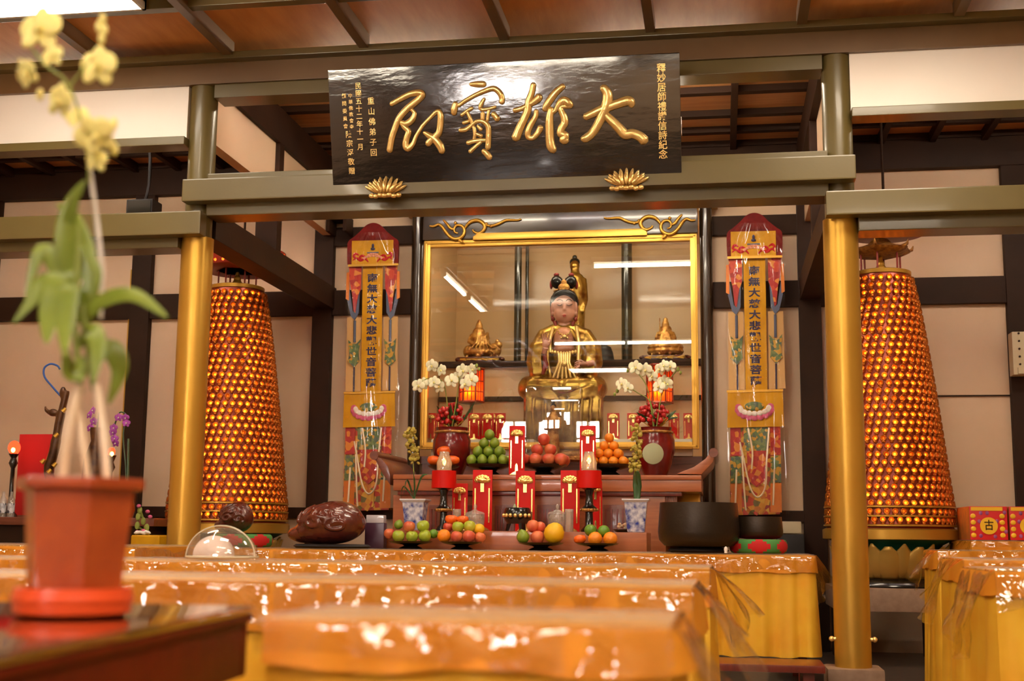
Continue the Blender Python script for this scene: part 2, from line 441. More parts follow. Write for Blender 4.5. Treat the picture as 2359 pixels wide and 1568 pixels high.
# back wall with the opening of the shrine alcove
AX0, AX1 = -2.52, -0.07
sbox('wall_back', 'plaster', (XL, AX0, YW, YW+0.14, 0, 4.1), (AX1, XR, YW, YW+0.14, 0, 4.1), (AX0, AX1, YW, YW+0.14, 3.58, 4.1), (AX0, AX1, YW, YW+0.14, 0, 1.5))
sbox('wall_alcove', 'case_wall', (AX0-0.1, AX0, YW+0.14, 12.0, 1.4, 3.7), (AX1, AX1+0.1, YW+0.14, 12.0, 1.4, 3.7), (AX0-0.1, AX1+0.1, 11.95, 12.05, 1.4, 3.7))
sbox('ceiling_alcove', 'case_wall', (AX0-0.1, AX1+0.1, YW+0.14, 12.05, 3.62, 3.7))
sbox('floor_alcove', 'altar_dark', (AX0, AX1, 10.3, 11.95, 1.44, 1.5))
# wall behind the photographer, with daylight windows
wins = [(-4.35, -3.75), (-3.6, -3.0), (-2.85, -2.3)]
zs0, zs1 = 2.3, 3.15
bx = [(XL, XR, YB-0.14, YB, 0, zs0), (XL, XR, YB-0.14, YB, zs1, 4.1)]
edge = XL
for a, b_ in wins:
    bx.append((edge, a, YB-0.14, YB, zs0, zs1)); edge = b_
bx.append((edge, XR, YB-0.14, YB, zs0, zs1))
sbox('wall_front', 'plaster', *bx)
for i, (a, b_) in enumerate(wins):
    c = (a+b_)/2
    sbox('window_%d' % (i+1), 'dark', (a, a+0.05, YB-0.12, YB-0.02, zs0, zs1), (b_-0.05, b_, YB-0.12, YB-0.02, zs0, zs1), (a, b_, YB-0.12, YB-0.02, zs0, zs0+0.05),
         (a, b_, YB-0.12, YB-0.02, zs1-0.05, zs1), (c-0.02, c+0.02, YB-0.1, YB-0.04, zs0, zs1), (a, b_, YB-0.1, YB-0.04, 2.74, 2.78))

tn = [0]
def trim(m, *boxes, bevel=0.004):
    tn[0] += 1
    return sbox('trim_%d' % tn[0], m, *boxes, bevel=bevel)
# ceiling grid of the main hall
k = -6
for i in range(13):
    x = -3.1+0.905*(i-4)
    if XL < x < XR: trim('joist', (x-0.03, x+0.03, YB, 7.46, 3.905, 4.0))
for i in range(14):
    y = 6.76-0.78*i
    if y > YB: trim('olive', (XL, XR, y-0.035, y+0.035, 3.93, 4.0))
# facade beam over the shrine, upper white boards and their ledges
trim('joist', (XL, XR, 7.5, 7.72, 3.745, 3.885))
trim('olive', (XL, XR, 7.43, 7.72, 3.885, 3.93))
trim('olive', (-3.22, 0.64, 7.52, 7.70, 3.655, 3.745))
sbox('wall_board_left', 'board', (XL, -3.40, 7.53, 7.58, 3.385, 3.745))
sbox('wall_board_right', 'board', (0.80, XR, 7.53, 7.58, 3.385, 3.745))
trim('olive', (XL, -3.39, 7.47, 7.62, 3.335, 3.39))
trim('olive', (0.80, XR, 7.47, 7.62, 3.335, 3.39))
# tie beams: the centre one in front of the posts, the side ones lower
trim('olive', (-3.355, 0.805, 7.40, 7.50, 2.935, 3.08), bevel=0.008)
trim('olive', (-3.23, 0.655, 7.50, 7.70, 2.862, 3.14), bevel=0.006)
trim('olive', (XL, -3.222, 7.40, 7.50, 2.722, 2.872), bevel=0.008)
trim('olive', (XL, -3.41, 7.50, 7.70, 2.66, 2.80), bevel=0.006)
trim('olive', (0.63, XR, 7.40, 7.50, 2.722, 2.866), bevel=0.008)
trim('olive', (0.82, XR, 7.50, 7.70, 2.645, 2.80), bevel=0.006)
# cross beams running back to the wall
for x0, x1 in ((-3.41, -3.24), (0.65, 0.815)):
    trim('dark', (x0, x1, 7.70, 10.36, 2.755, 2.945))
    trim('dark', (x0, x1, 7.72, 10.36, 3.77, 4.04))
    xm = (x0+x1)/2
    sbox('wall_side_board', 'plaster', (xm-0.03, xm+0.05, 7.7, 10.36, 3.40, 3.77))
    trim('dark', (x0, x1, 8.84, 8.94, 2.945, 3.77))
# aisle ceilings: battens and joists
for y in (8.3, 8.62, 9.0, 9.52, 9.92, 10.3):
    trim('dark', (XL, XR, y-0.035, y+0.035, 4.05, 4.1))
for x in (-6.3, -5.9, -5.5, -5.1, -4.7, -4.3, -3.9, -2.56, -1.66, -0.76, 0.14, 1.32, 1.72, 2.12, 2.52, 2.92, 3.4):
    trim('dark', (x-0.025, x+0.025, 7.72, 10.36, 4.02, 4.1))
# timber frame on the back wall
for x0, x1 in ((-3.427, -3.257), (0.64, 0.815), (-5.095, -4.915), (2.235, 2.42), (-6.5, -6.4)):
    trim('dark', (x0, x1, 10.29, 10.38, 0, 4.05))
for x0, x1 in ((XL, -2.55), (-0.04, XR)):
    trim('dark', (x0, x1, 10.31, 10.37, 2.705, 2.92))
    trim('dark', (x0, x1, 10.315, 10.37, 0.985, 1.075))
trim('dark', (-3.27, -2.55, 10.31, 10.37, 3.31, 3.47))
trim('dark', (-0.04, 0.65, 10.31, 10.37, 3.31, 3.47))
trim('dark', (XL, XR, 10.28, 10.37, 3.81, 4.05))
trim('ochre_strip', (-5.125, -5.097, 10.33, 10.36, 1.0, 3.15), bevel=0)
trim('dark', (1.5, 2.235, 10.345, 10.365, 1.972, 1.982), bevel=0)
sbox('wall_dado', 'altar_dark', (-2.44, -0.155, 10.31, 10.36, 0.0, 1.5))
# ladder-like hanging bracket by the left wall post
trim('dark', (-3.27, -3.10, 10.1, 10.3, 3.50, 3.53), (-3.27, -3.24, 10.1, 10.3, 3.39, 3.53), (-3.12, -3.09, 10.1, 10.3, 3.39, 3.53), bevel=0)
# alcove timber: round posts at the back, plinth with two dark rails
for px, w, y in ((1020, 12, 11.82), (1193, 17, 11.55), (1214, 8, 11.85), (1444, 25, 11.6)):
    a = at(px-w/2, 700, y).x; b_ = at(px+w/2, 700, y).x
    q = MB(); q.cyl(((a+b_)/2, y, 1.5), ((a+b_)/2, y, 3.62), (b_-a)/2, n=20)
    tn[0] += 1; struct(q, 'trim_%d' % tn[0], M['round_post'])
zl = at(1150, 832, 11.2).z; zr = at(1150, 846, 11.2).z; zk = at(1150, 913, 11.2).z; zk2 = at(1150, 924, 11.2).z
sbox('wall_plinth', 'case_wall', (AX0+0.01, AX1-0.01, 11.22, 11.94, 1.5, zr))
trim('dark', (AX0+0.01, AX1-0.01, 11.17, 11.94, zr, zl))
trim('dark', (AX0+0.01, AX1-0.01, 11.19, 11.23, zk2, zk))
# round lacquered posts on both sides of the glass front, with gilt capitals
for x, nm in ((-2.502, 'left'), (-0.092, 'right')):
    q = MB(); q.cyl((x, 10.25, 0), (x, 10.25, 3.53), 0.052, n=28)
    o = thing('shrine_post', (x, 10.25, 0), 'dark glossy round post %s of the framed glass shrine front' % ('left' if nm == 'left' else 'right'), 'post')
    q.build('shaft', M['black_lacquer'], o)
    c = MB(); c.box(x-0.085, x+0.085, 10.18, 10.32, 3.56, 3.68); c.build('capital', M['dark'], o, bevel=0.01)
    c = MB(); c.box(x-0.095, x+0.10, 10.17, 10.33, 3.53, 3.565); c.build('capital_ring', M['gold_paint'], o, bevel=0.008)
# carved gilt frieze and hanging boards seen above the shrine lintel
q = MB(); q.box(-1.62, -1.0, 10.2, 10.36, 3.60, 3.66)
for i in range(13): q.ell((-1.6+0.05*i, 10.19, 3.64), (0.022, 0.02, 0.02), 8)
fr = q.build('carved_frieze', M['gold_paint'], smooth=50); tag(fr, 'gilt carved frieze along the top of the shrine lintel', 'carving')
for i, (x0, x1, m) in enumerate(((-2.42, -2.2, 'joist'), (-2.12, -1.98, 'lantern_red'), (-0.36, -0.22, 'lantern_red'), (-0.02, 0.45, 'ochre_panel'), (-3.12, -2.66, 'ochre_panel'))):
    if m == 'lantern_red': mm = M['pagoda_red']
    elif m == 'ochre_panel': mm = M['gold_dull']
    else: mm = M['joist']
    q = MB(); q.box(x0, x1, 10.25, 10.36, 3.69, 3.80)
    o = q.build('frieze_board', mm, bevel=0.005)
    tag(o, ['brown board above the upper left corner of the shrine', 'red board over the left part of the shrine lintel', 'red board over the right part of the shrine lintel',
            'gilt board on the wall above the right banner', 'gilt board on the wall above the left banner'][i], 'board')

# ================================================================== GOLD PILLARS
for x, side in ((-3.318, 'left'), (0.725, 'right')):
    o = thing('gold_pillar', (x, 7.6, 0), 'slim round gold pillar beneath the tie beam, %s of the shrine' % side, 'pillar')
    q = MB(); q.cyl((x, 7.6, 0.14), (x, 7.6, 2.735), 0.102, n=40); q.build('gold_sleeve', M['gold_paint'], o)
    q = MB(); q.cyl((x, 7.6, 2.735), (x, 7.6, 3.76), 0.088, n=40); q.build('upper_shaft', M['olive'], o)
    q = MB(); q.box(x-0.155, x+0.155, 7.445, 7.755, 0, 0.145); q.build('base_block', M['stone'], o, bevel=0.015)
    for s in (-1, 1):
        q = MB(); q.cyl((x+s*0.095, 7.57, 0.30), (x+s*0.115, 7.57, 0.30), 0.011, n=12); q.ell((x+s*0.118, 7.57, 0.30), 0.016, 10); q.build('bolt', M['gold_leaf'], o)

# ================================================================== NAME BOARD over the shrine
PLN = [at(752, 160, 7.22), at(1564, 122, 7.22), at(1572, 402, 7.40), at(770, 424, 7.40)]
TLp, TRp, BRp, BLp = PLN
TLp.z = TRp.z = (TLp.z+TRp.z)/2; BLp.z = BRp.z = (BLp.z+BRp.z)/2
x0 = (TLp.x+BLp.x)/2; x1 = (TRp.x+BRp.x)/2
up = Vector((0, TLp.y-BLp.y, TLp.z-BLp.z)); Hb = up.length; up.normalize()
nrm = Vector((1, 0, 0)).cross(up)      # points to the hall
Wb = x1-x0
Ob = Vector((x0, BLp.y, BLp.z))
def B(u, v, d=0.0):
    "board coordinates: u along, v up (metres from lower left), d in front of the face"
    return Ob + Vector((1, 0, 0))*u + up*v + nrm*d
Rb = Matrix((Vector((1, 0, 0)), up, nrm)).transposed()
M['plaque'] = mat('lacquer_board', (9, 7, 8), 0.15, var=(14, 11, 12), var_scale=3, bump=0.2, bump_scale=5, coat=1.0, spec=1.0, stretch=(1, 1, 3))
pl = thing('name_board', B(Wb/2, 0), 'big black lacquered board with four raised gold brush characters above the shrine', 'sign')
q = MB(); q.obox(B(Wb/2, Hb/2, -0.025), (Wb, Hb, 0.05), Rb); q.build('board', M['plaque'], pl, bevel=0.006)
# photo pixel -> board coordinates (intersection with the face)
def onboard(px, py):
    v = Fv + (px-CX)/FPX*Rv + (py-CY)/FPX*Dv
    o = Vector((0, 0, EYE))
    t = (Ob-o).dot(nrm)/v.dot(nrm)
    p = o+v*t-Ob
    return p.x, p.dot(up)
def strokes(name, ox, oy, sc_, lines, wid=1.0):
    q = MB()
    for ln in lines:
        pts = smooth_path([(ox+a/sc_, oy+b/sc_, w/sc_) for a, b, w in ln], 5)
        P3 = []; R = []
        for a, b, w in pts:
            u, v = onboard(a, b); P3.append(B(u, v, 0.004)); R.append(max(w, 1.0)*0.00265*wid)
        # round ends
        d0 = (P3[0]-P3[1]).normalized()*R[0]*0.6; d1 = (P3[-1]-P3[-2]).normalized()*R[-1]*0.6
        P3 = [P3[0]+d0]+P3+[P3[-1]+d1]; R = [R[0]*0.45]+R+[R[-1]*0.45]
        q.tube(P3, R, 10, flat=0.62, up=nrm)
    return q.build(name, M['gold_leaf'], pl, smooth=60)
S1 = 7.84   # crop of the two left characters: origin (880,180)
strokes('character', 880, 180, S1, [
    [(170, 470, 46), (330, 380, 52), (520, 285, 58), (690, 270, 68), (720, 330, 62), (560, 470, 66), (430, 580, 62), (310, 730, 62), (240, 900, 60), (180, 1080, 60), (140, 1310, 60)],
    [(530, 560, 30), (590, 640, 44), (540, 760, 60), (430, 830, 60), (360, 800, 44), (400, 880, 46), (480, 960, 58), (450, 1080, 60), (430, 1200, 62), (470, 1270, 62), (560, 1190, 46), (620, 1050, 36), (730, 870, 34), (880, 710, 34), (1010, 600, 46), (1060, 680, 60), (1050, 880, 62), (1020, 1000, 62), (920, 1090, 66), (830, 1190, 60)],
    [(760, 980, 30), (860, 1040, 60), (960, 1110, 70), (1050, 1220, 72), (1090, 1330, 60)]])
strokes('character', 880, 180, S1, [
    [(1600, 110, 36), (1720, 110, 58), (1850, 110, 56)],
    [(1330, 450, 50), (1310, 550, 64), (1300, 640, 54)],
    [(1380, 500, 36), (1520, 400, 38), (1700, 300, 42), (1900, 215, 48), (2030, 190, 52), (2130, 270, 54), (2170, 370, 52), (2160, 440, 54)],
    [(1850, 370, 26), (1790, 480, 40), (1790, 560, 36), (1900, 560, 34), (2050, 520, 30)],
    [(1820, 630, 40), (1820, 740, 42)], [(1930, 580, 28), (1905, 770, 30)], [(2010, 640, 50), (2090, 740, 58)],
    [(1440, 670, 34), (1540, 590, 34), (1630, 540, 36)], [(1540, 610, 30), (1600, 740, 36), (1640, 850, 30)],
    [(1470, 810, 34), (1560, 780, 36)], [(1410, 940, 40), (1510, 930, 44), (1620, 850, 36), (1720, 780, 40), (1840, 790, 44), (1920, 880, 50), (1925, 1060, 52), (1915, 1260, 54)],
    [(1660, 880, 34), (1680, 1010, 34), (1665, 1110, 32)], [(1730, 860, 26), (1790, 930, 38)], [(1690, 1000, 30), (1800, 1045, 38)],
    [(1550, 1170, 46), (1700, 1130, 42), (1880, 1120, 40)], [(1790, 1150, 34), (1690, 1240, 36), (1590, 1330, 40)],
    [(1830, 1310, 46), (1900, 1370, 58), (1950, 1440, 56)]])
S2 = 6.74   # crop of the two right characters: origin (1160,170)
strokes('character', 1160, 170, S2, [
    [(465, 160, 44), (440, 290, 50), (390, 430, 54), (375, 570, 60), (320, 700, 62), (260, 830, 66), (190, 1000, 72)],
    [(170, 570, 40), (300, 530, 44), (430, 460, 50), (520, 400, 62), (560, 350, 60)],
    [(510, 570, 36), (500, 660, 42), (430, 780, 48), (380, 900, 50), (390, 980, 46), (460, 990, 44), (530, 920, 46), (580, 830, 50)],
    [(930, 190, 46), (830, 270, 56), (740, 380, 60), (670, 490, 56), (640, 560, 44)],
    [(735, 540, 46), (715, 700, 62), (715, 860, 66), (720, 1020, 68), (740, 1130, 72), (780, 1190, 60)],
    [(760, 600, 36), (820, 550, 40), (880, 460, 60), (940, 410, 62), (1010, 460, 66), (1040, 500, 40), (910, 510, 40), (890, 560, 44), (935, 660, 56), (950, 760, 62), (900, 850, 60), (890, 930, 62), (960, 960, 64), (930, 1030, 66), (985, 1030, 52)]])
strokes('character', 1160, 170, S2, [
    [(1270, 670, 56), (1400, 610, 64), (1560, 540, 70), (1760, 470, 72), (1930, 420, 78), (1980, 460, 70), (1990, 500, 44)],
    [(1545, 210, 60), (1610, 300, 76), (1615, 420, 84), (1580, 540, 84), (1520, 680, 74), (1440, 830, 70), (1360, 940, 66), (1280, 1000, 66), (1230, 1010, 50)],
    [(1560, 620, 60), (1680, 730, 70), (1800, 850, 76), (1890, 940, 80), (2000, 930, 74), (2110, 970, 76), (2190, 1040, 80)]])
# small vertical inscriptions
def inscription(name, px, py0, py1, txt, wpx, px1=None):
    n = len(txt); q = MB()
    for i, ch in enumerate(txt):
        f = (i+0.5)/n
        y = py0+(py1-py0)*f; x = px+((px1 if px1 else px)-px)*f
        u, v = onboard(x, y); c = B(u, v, 0.003)
        s = wpx*0.00225
        me = text_mesh(ch, 1.0, 0.02, 0.012)
        q.add_mesh(me, Matrix.Translation(c) @ Rb.to_4x4() @ Matrix.Diagonal((s, s*1.05, s*0.2, 1)))
    return q.build(name, M['gold_leaf'], pl, smooth=0)
inscription('inscription', 1523, 147, 368, '\u91cb\u5999\u5c45\u5e2b\u79ae\u8b9a\u4fe1\u8a69\u7d00\u5ff5', 24, 1528)
inscription('inscription', 825, 190, 348, '\u6c11\u570b\u4e94\u5341\u4e8c\u5e74\u5341\u4e00\u6708', 18, 831)
inscription('inscription', 854, 222, 364, '\u91cd\u5c71\u4f5b\u5f1f\u5b50\u56de', 20, 862)
inscription('inscription', 807, 214, 300, '\u4e2d\u83ef\u4f5b\u6559\u6703\u5bfa', 12, 811)
inscription('inscription', 792, 213, 300, '\u9867\u554f\u59d4\u54e1\u6703', 13, 797)
inscription('inscription', 803, 300, 405, '\u9673\u5b97\u6d6e\u656c\u8d08', 19, 812)

# gilt lotus brackets under the board
for px, py, nm in ((887, 433, 'left'), (1443, 415, 'right')):
    c = at(px, py, 7.37); s = 0.0026
    o = thing('lotus_bracket', (c.x, 7.40, c.z-0.05), 'gilt lotus-shaped bracket holding the %s end of the black board' % nm, 'bracket')
    q = MB()
    for row, (n, L, w, y, rz) in enumerate(((9, 0.105, 0.020, 7.385, 0.0), (7, 0.088, 0.021, 7.365, 0.0), (5, 0.066, 0.021, 7.348, 0.0))):
        for i in range(n):
            t = (i-(n-1)/2)/((n-1)/2); a = t*(1.12 if row == 0 else 0.95 if row == 1 else 0.7)
            bx_ = c.x+t*0.035; bz = c.z-0.028
            q.ell((bx_+math.sin(a)*L*0.5, y, bz+math.cos(a)*L*0.5), (w*0.62, 0.011, L*0.55), 10, rot=Matrix.Rotation(a, 3, 'Y'))
    for i in range(7):
        t = (i-3)/3; q.ell((c.x+t*0.085, 7.375-0.02*(1-abs(t)), c.z-0.045-0.006*(i % 2)), (0.019, 0.014, 0.015), 8)
    q.box(c.x-0.05, c.x+0.05, 7.385, 7.405, c.z-0.05, c.z+0.0)
    q.build('petals', M['gold_leaf'], o, smooth=50)
def translucent_mat(name, rgb, glow=0.0):
    m, nt, out = new_mat(name)
    t = nt.nodes.new('ShaderNodeBsdfTranslucent'); t.inputs['Color'].default_value = lin(rgb)
    d = nt.nodes.new('ShaderNodeBsdfDiffuse'); d.inputs['Color'].default_value = lin(rgb)
    mx = nt.nodes.new('ShaderNodeMixShader'); mx.inputs['Fac'].default_value = 0.3
    nt.links.new(t.outputs['BSDF'], mx.inputs[1]); nt.links.new(d.outputs['BSDF'], mx.inputs[2]); nt.links.new(mx.outputs['Shader'], out.inputs['Surface'])
    return m
M['lantern_shade'] = translucent_mat('amber_paper', (250, 120, 36))
# ================================================================== DISPLAY SHRINE (glass front)
GY = 10.2
def r4(px0, px1, py0, py1, Y):
    a = at(px0, py1, Y); b_ = at(px1, py0, Y); return a.x, b_.x, a.z, b_.z
FX0, FX1, FZ0, FZ1 = -2.43, -0.163, 1.552, 3.296
cs = thing('glass_shrine', (-1.3, GY, 1.5), 'wide glass-fronted shrine with gold frame and black carved lintel behind the altar', 'display case')
q = MB(); w_ = 0.055
q.box(FX0, FX0+w_, GY-0.03, GY+0.03, FZ0, FZ1); q.box(FX1-w_, FX1, GY-0.03, GY+0.03, FZ0, FZ1)
q.box(FX0+w_, FX1-w_, GY-0.03, GY+0.03, FZ0, FZ0+w_); q.box(FX0+w_, FX1-w_, GY-0.03, GY+0.03, FZ1-w_, FZ1)
q.box(FX0+0.012, FX0+0.03, GY-0.042, GY-0.02, FZ0+0.012, FZ1-0.012); q.box(FX1-0.03, FX1-0.012, GY-0.042, GY-0.02, FZ0+0.012, FZ1-0.012)
q.box(FX0+0.012, FX1-0.012, GY-0.042, GY-0.02, FZ0+0.012, FZ0+0.03); q.box(FX0+0.012, FX1-0.012, GY-0.042, GY-0.02, FZ1-0.03, FZ1-0.012)
q.build('gold_frame', M['gold_frame'], cs, bevel=0.004)
q = MB(); q.box(FX0+w_-0.005, FX1-w_+0.005, GY-0.002, GY+0.002, FZ0+w_-0.005, FZ1-w_+0.005); q.build('glass_pane', M['glass'], cs, smooth=0)
# lintel with rounded shoulders
LZ = 3.575; pts = [(-2.44, 3.298), (-0.155, 3.298)]
for i in range(7):
    a = i/6*PI/2; pts.append((-0.155-0.16*(1-math.cos(a)), LZ-0.10+0.10*math.sin(a)))
for i in range(7):
    a = PI/2-i/6*PI/2; pts.append((-2.44+0.16*(1-math.cos(a)), LZ-0.10+0.10*math.sin(a)))
q = MB(); q.prism(pts, GY-0.05, GY+0.07); q.build('lintel', M['black_lacquer'], cs, bevel=0.008)
z0 = at(1290, 552, GY).z; z1 = at(1290, 536, GY).z
xa, xb = at(1093, 548, GY).x, at(1492, 542, GY).x
q = MB(); q.prism([(xa, z0), (xb, z0), (xb, z0+0.03), (xb-0.04, z1), (xa+0.04, z1), (xa, z0+0.03)], GY-0.075, GY-0.05); q.build('gold_bar', M['gold_frame'], cs, bevel=0.006)
# carved gilt scrolls: pixel paths from crop origin (960,480), scale 8.425
def scroll(mir):
    q = MB(); cxm = 1296
    def pp(a, b):
        x = 960+a/8.425; y = 480+b/8.425
        if mir: x2 = 2*cxm-x; y = y-(x2-x)*0.0245+1; x = x2
        p = at(x, y, GY-0.062); return (p.x, p.y, p.z)
    paths = [[(250, 340), (330, 345), (420, 310), (490, 350), (560, 450), (640, 540), (740, 590), (840, 570), (910, 500), (920, 400), (860, 330), (770, 330), (725, 390), (740, 460), (800, 480)],
             [(510, 220), (580, 290), (640, 370), (690, 400), (720, 380)],
             [(930, 380), (990, 300), (1060, 250), (1170, 230), (1270, 270), (1320, 350), (1280, 440), (1200, 480), (1110, 450), (1090, 410)],
             [(1300, 290), (1380, 330), (1480, 330), (1600, 290), (1720, 230), (1850, 225), (1960, 225), (2030, 205)],
             [(820, 580), (850, 630), (900, 660)]]
    rr = [0.013, 0.011, 0.015, 0.011, 0.012]
    for p_, r_ in zip(paths, rr):
        s_ = smooth_path([pp(*u) for u in p_], 5)
        n = len(s_); q.tube(s_, [r_*(0.55+0.6*math.sin(PI*(i/(n-1))**0.8)) for i in range(n)], 8, flat=0.8, up=(0, -1, 0))
    for u in ((1000, 290), (1350, 300), (1440, 345), (750, 280)):
        p = pp(*u); q.ell(p, 0.014, 8)
    return q.build('gilt_scroll', M['gold_frame'], cs, smooth=60)
scroll(False); scroll(True)
# lit white step inside the glass front
tz = at(1500, 1012, 10.33).z
for xa, xb, nm in ((-2.36, -1.50, 'left'), (-1.00, -0.22, 'right')):
    q = MB(); q.box(xa, xb, 10.27, 10.46, 1.5, tz); o = q.build('tablet_shelf', M['white_glaze'], bevel=0.006)
    tag(o, 'low white shelf inside the glass shrine under the %s row of red tablets' % nm, 'shelf')

# ------------------------------------------------------------------ red tablets with gilt lotus heads
def tablet(loc, w_, h_, label, group=None, glow=1.0):
    o = thing('prayer_tablet', loc, label, 'tablet', group)
    x, y, z = loc
    q = MB(); q.prism([(x-w_/2, z), (x+w_/2, z), (x+w_/2, z+h_), (x-w_/2, z+h_)], y, y+0.02); q.build('red_board', M['red'], o, bevel=0.003)
    q = MB()
    for s in (-1, 1): q.box(x+s*w_*0.36-w_*0.032, x+s*w_*0.36+w_*0.032, y-0.006, y, z+h_*0.14, z+h_*0.70)
    q.build('gilt_border', M['tablet_gold'], o)
    q = MB(); cz = z+h_*0.83; e = w_*0.40
    for i in range(7):
        a = PI*i/6; q.ell((x-math.cos(a)*e*0.72, y-0.006, cz+math.sin(a)*e*0.42), (e*0.34, 0.008, e*0.34), 8)
    q.ell((x, y-0.008, cz), (e*0.75, 0.01, e*0.42), 10)
    q.prism([(x-w_*0.09, cz-h_*0.19), (x+w_*0.09, cz-h_*0.19), (x+w_*0.09, cz), (x-w_*0.09, cz)], y-0.008, y)
    q.build('gilt_lotus_head', M['tablet_gold'], o, smooth=50)
    q = MB(); q.prism([(x-w_*0.42, z+0.004), (x+w_*0.42, z+0.004), (x+w_*0.25, z+h_*0.05), (x+w_*0.10, z+h_*0.07), (x+w_*0.07, z+h_*0.2), (x, z+h_*0.24), (x-w_*0.07, z+h_*0.2), (x-w_*0.10, z+h_*0.07), (x-w_*0.25, z+h_*0.05)], y-0.007, y)
    q.build('gilt_foot', M['tablet_gold'], o)
    return o
lt = [(992, 0), (1020, 1), (1092, 1), (1107, 1), (1122, 1), (1137, 1), (1152, 0)]
for i, (px, back) in enumerate(lt):
    Y = 10.33+0.028*back*(i % 2); c = at(px, 1012, Y); h = at(px, 951, Y).z-tz
    if i == 0: lab = 'red tablet standing at the left frame inside the glass shrine'
    elif i == len(lt)-1: lab = 'red tablet with bright gilt edge, end of the left row inside the shrine'
    else: lab = 'red tablet in the tight left row inside the glass shrine'
    tablet((c.x, Y, tz), 0.105 if back else 0.085, h, lab, 'red tablets in the left row inside the shrine')
for i, px in enumerate((1413, 1459, 1553, 1587)):
    Y = 10.33; c = at(px, 1012, Y); h = at(px, 951, Y).z-tz
    tablet((c.x, Y, tz), 0.10 if i < 2 else 0.085, h, ['red tablet nearest the big statue in the right row inside the shrine', 'second red tablet from the statue, right row inside the shrine',
           'third red tablet from the statue, right of the right red vase', 'last red tablet beside the right gold frame inside the shrine'][i], 'red tablets in the right row inside the shrine')

# ------------------------------------------------------------------ great seated statue
SY = 10.85; SC = SY/FPX*0.992
def S(px, py, dy=0.0):
    return at(px, py, SY+dy)
base = S(1297, 1030); st = thing('seated_statue', (base.x, SY, 1.5), 'large gilded seated statue with pink face and black topknot in the shrine', 'statue')
u = SC
# robe: torso, sleeves, lap and hanging drapery as one skin
q = MB()
def E(px, py, rx, ry, rz, dy=0, rot=None): q.ell(S(px, py, dy), (rx*u, ry*u, rz*u), 16, rot=rot)
E(1299, 815, 52, 40, 62); E(1299, 775, 58, 32, 34); E(1262, 782, 24, 28, 30); E(1340, 782, 24, 28, 30)
q.tube([S(1276, 758), S(1258, 772), S(1242, 804, -0.02), S(1236, 835, -0.06), S(1240, 866, -0.09)], [12*u, 21*u, 25*u, 25*u, 20*u], 14)
q.tube([S(1324, 758), S(1344, 772), S(1362, 804, -0.02), S(1364, 835, -0.06), S(1354, 862, -0.10)], [12*u, 21*u, 25*u, 26*u, 22*u], 14)
E(1297, 866, 60, 44, 26)
# crossed legs
q.tube([S(1330, 892, 0.0), S(1280, 896, -0.16), S(1232, 896, -0.1), S(1216, 890, 0.02)], [26*u, 28*u, 30*u, 26*u], 14)
q.tube([S(1262, 892, 0.0), S(1312, 896, -0.16), S(1362, 896, -0.1), S(1376, 890, 0.02)], [26*u, 28*u, 30*u, 26*u], 14)
E(1218, 895, 26, 36, 28, -0.02); E(1374, 895, 26, 36, 28, -0.02)
E(1297, 898, 88, 46, 28, -0.02)
# cloth falling over the seat
for i, (px, w) in enumerate(((1222, 18), (1246, 20), (1272, 20), (1299, 24), (1326, 20), (1352, 20), (1374, 18))):
    q.tube([S(px, 915, -0.13), S(px, 950, -0.16), S(px+(px-1298)*0.03, 985, -0.15), S(px, 1024, -0.10)], [w*u*0.95, w*u*0.9, w*u*0.85, w*u*0.7], 10)
q.ell(S(1298, 975, 0), (84*u, 42*u, 62*u), 20)
# drapery ridges
def ridge(pts, w, n=6): q.tube(smooth_path([tuple(S(*p)) for p in pts], 5), w*u, n)
for i in range(5):
    x = 1226+i*5; ridge([(x+6, 790, -0.10), (x, 825, -0.15-0.004*i), (x+4, 862, -0.17)], 2.6)
    x = 1372-i*5; ridge([(x-4, 790, -0.10), (x, 825, -0.15-0.004*i), (x-6, 860, -0.17)], 2.6)
for i in range(6):
    ridge([(1204+i*3, 884+i*5, -0.12-0.012*i), (1232+i*5, 888+i*6, -0.20-0.008*i), (1270+i*4, 900+i*4, -0.235)], 2.8)
    ridge([(1390-i*3, 884+i*5, -0.12-0.012*i), (1362-i*5, 888+i*6, -0.20-0.008*i), (1326-i*4, 900+i*4, -0.235)], 2.8)
for i in range(8):
    x = 1222+i*22; ridge([(x+8, 918, -0.21), (x+6, 955, -0.235), (x+9, 1000, -0.225), (x+6, 1026, -0.19)], 3.2)
for s in (-1, 1):
    ridge([(1298+s*16, 760, -0.10), (1298+s*34, 790, -0.145), (1298+s*36, 830, -0.165), (1298+s*30, 866, -0.175)], 5.0, 8)
    E(1298+s*60, 872, 14, 10, 14, -0.13); E(1298+s*72, 842, 10, 10, 16, -0.10)
blob(q, 'robe', M['gold_old'], st, voxel=0.0085, it=3)
q = MB(); q.ell(S(1299, 786, -0.092), (27*u, 23*u, 34*u), 18); q.ell(S(1299, 804, -0.10), (26*u, 21*u, 18*u), 16); q.build('inner_robe', M['inner_robe'], st, smooth=80)
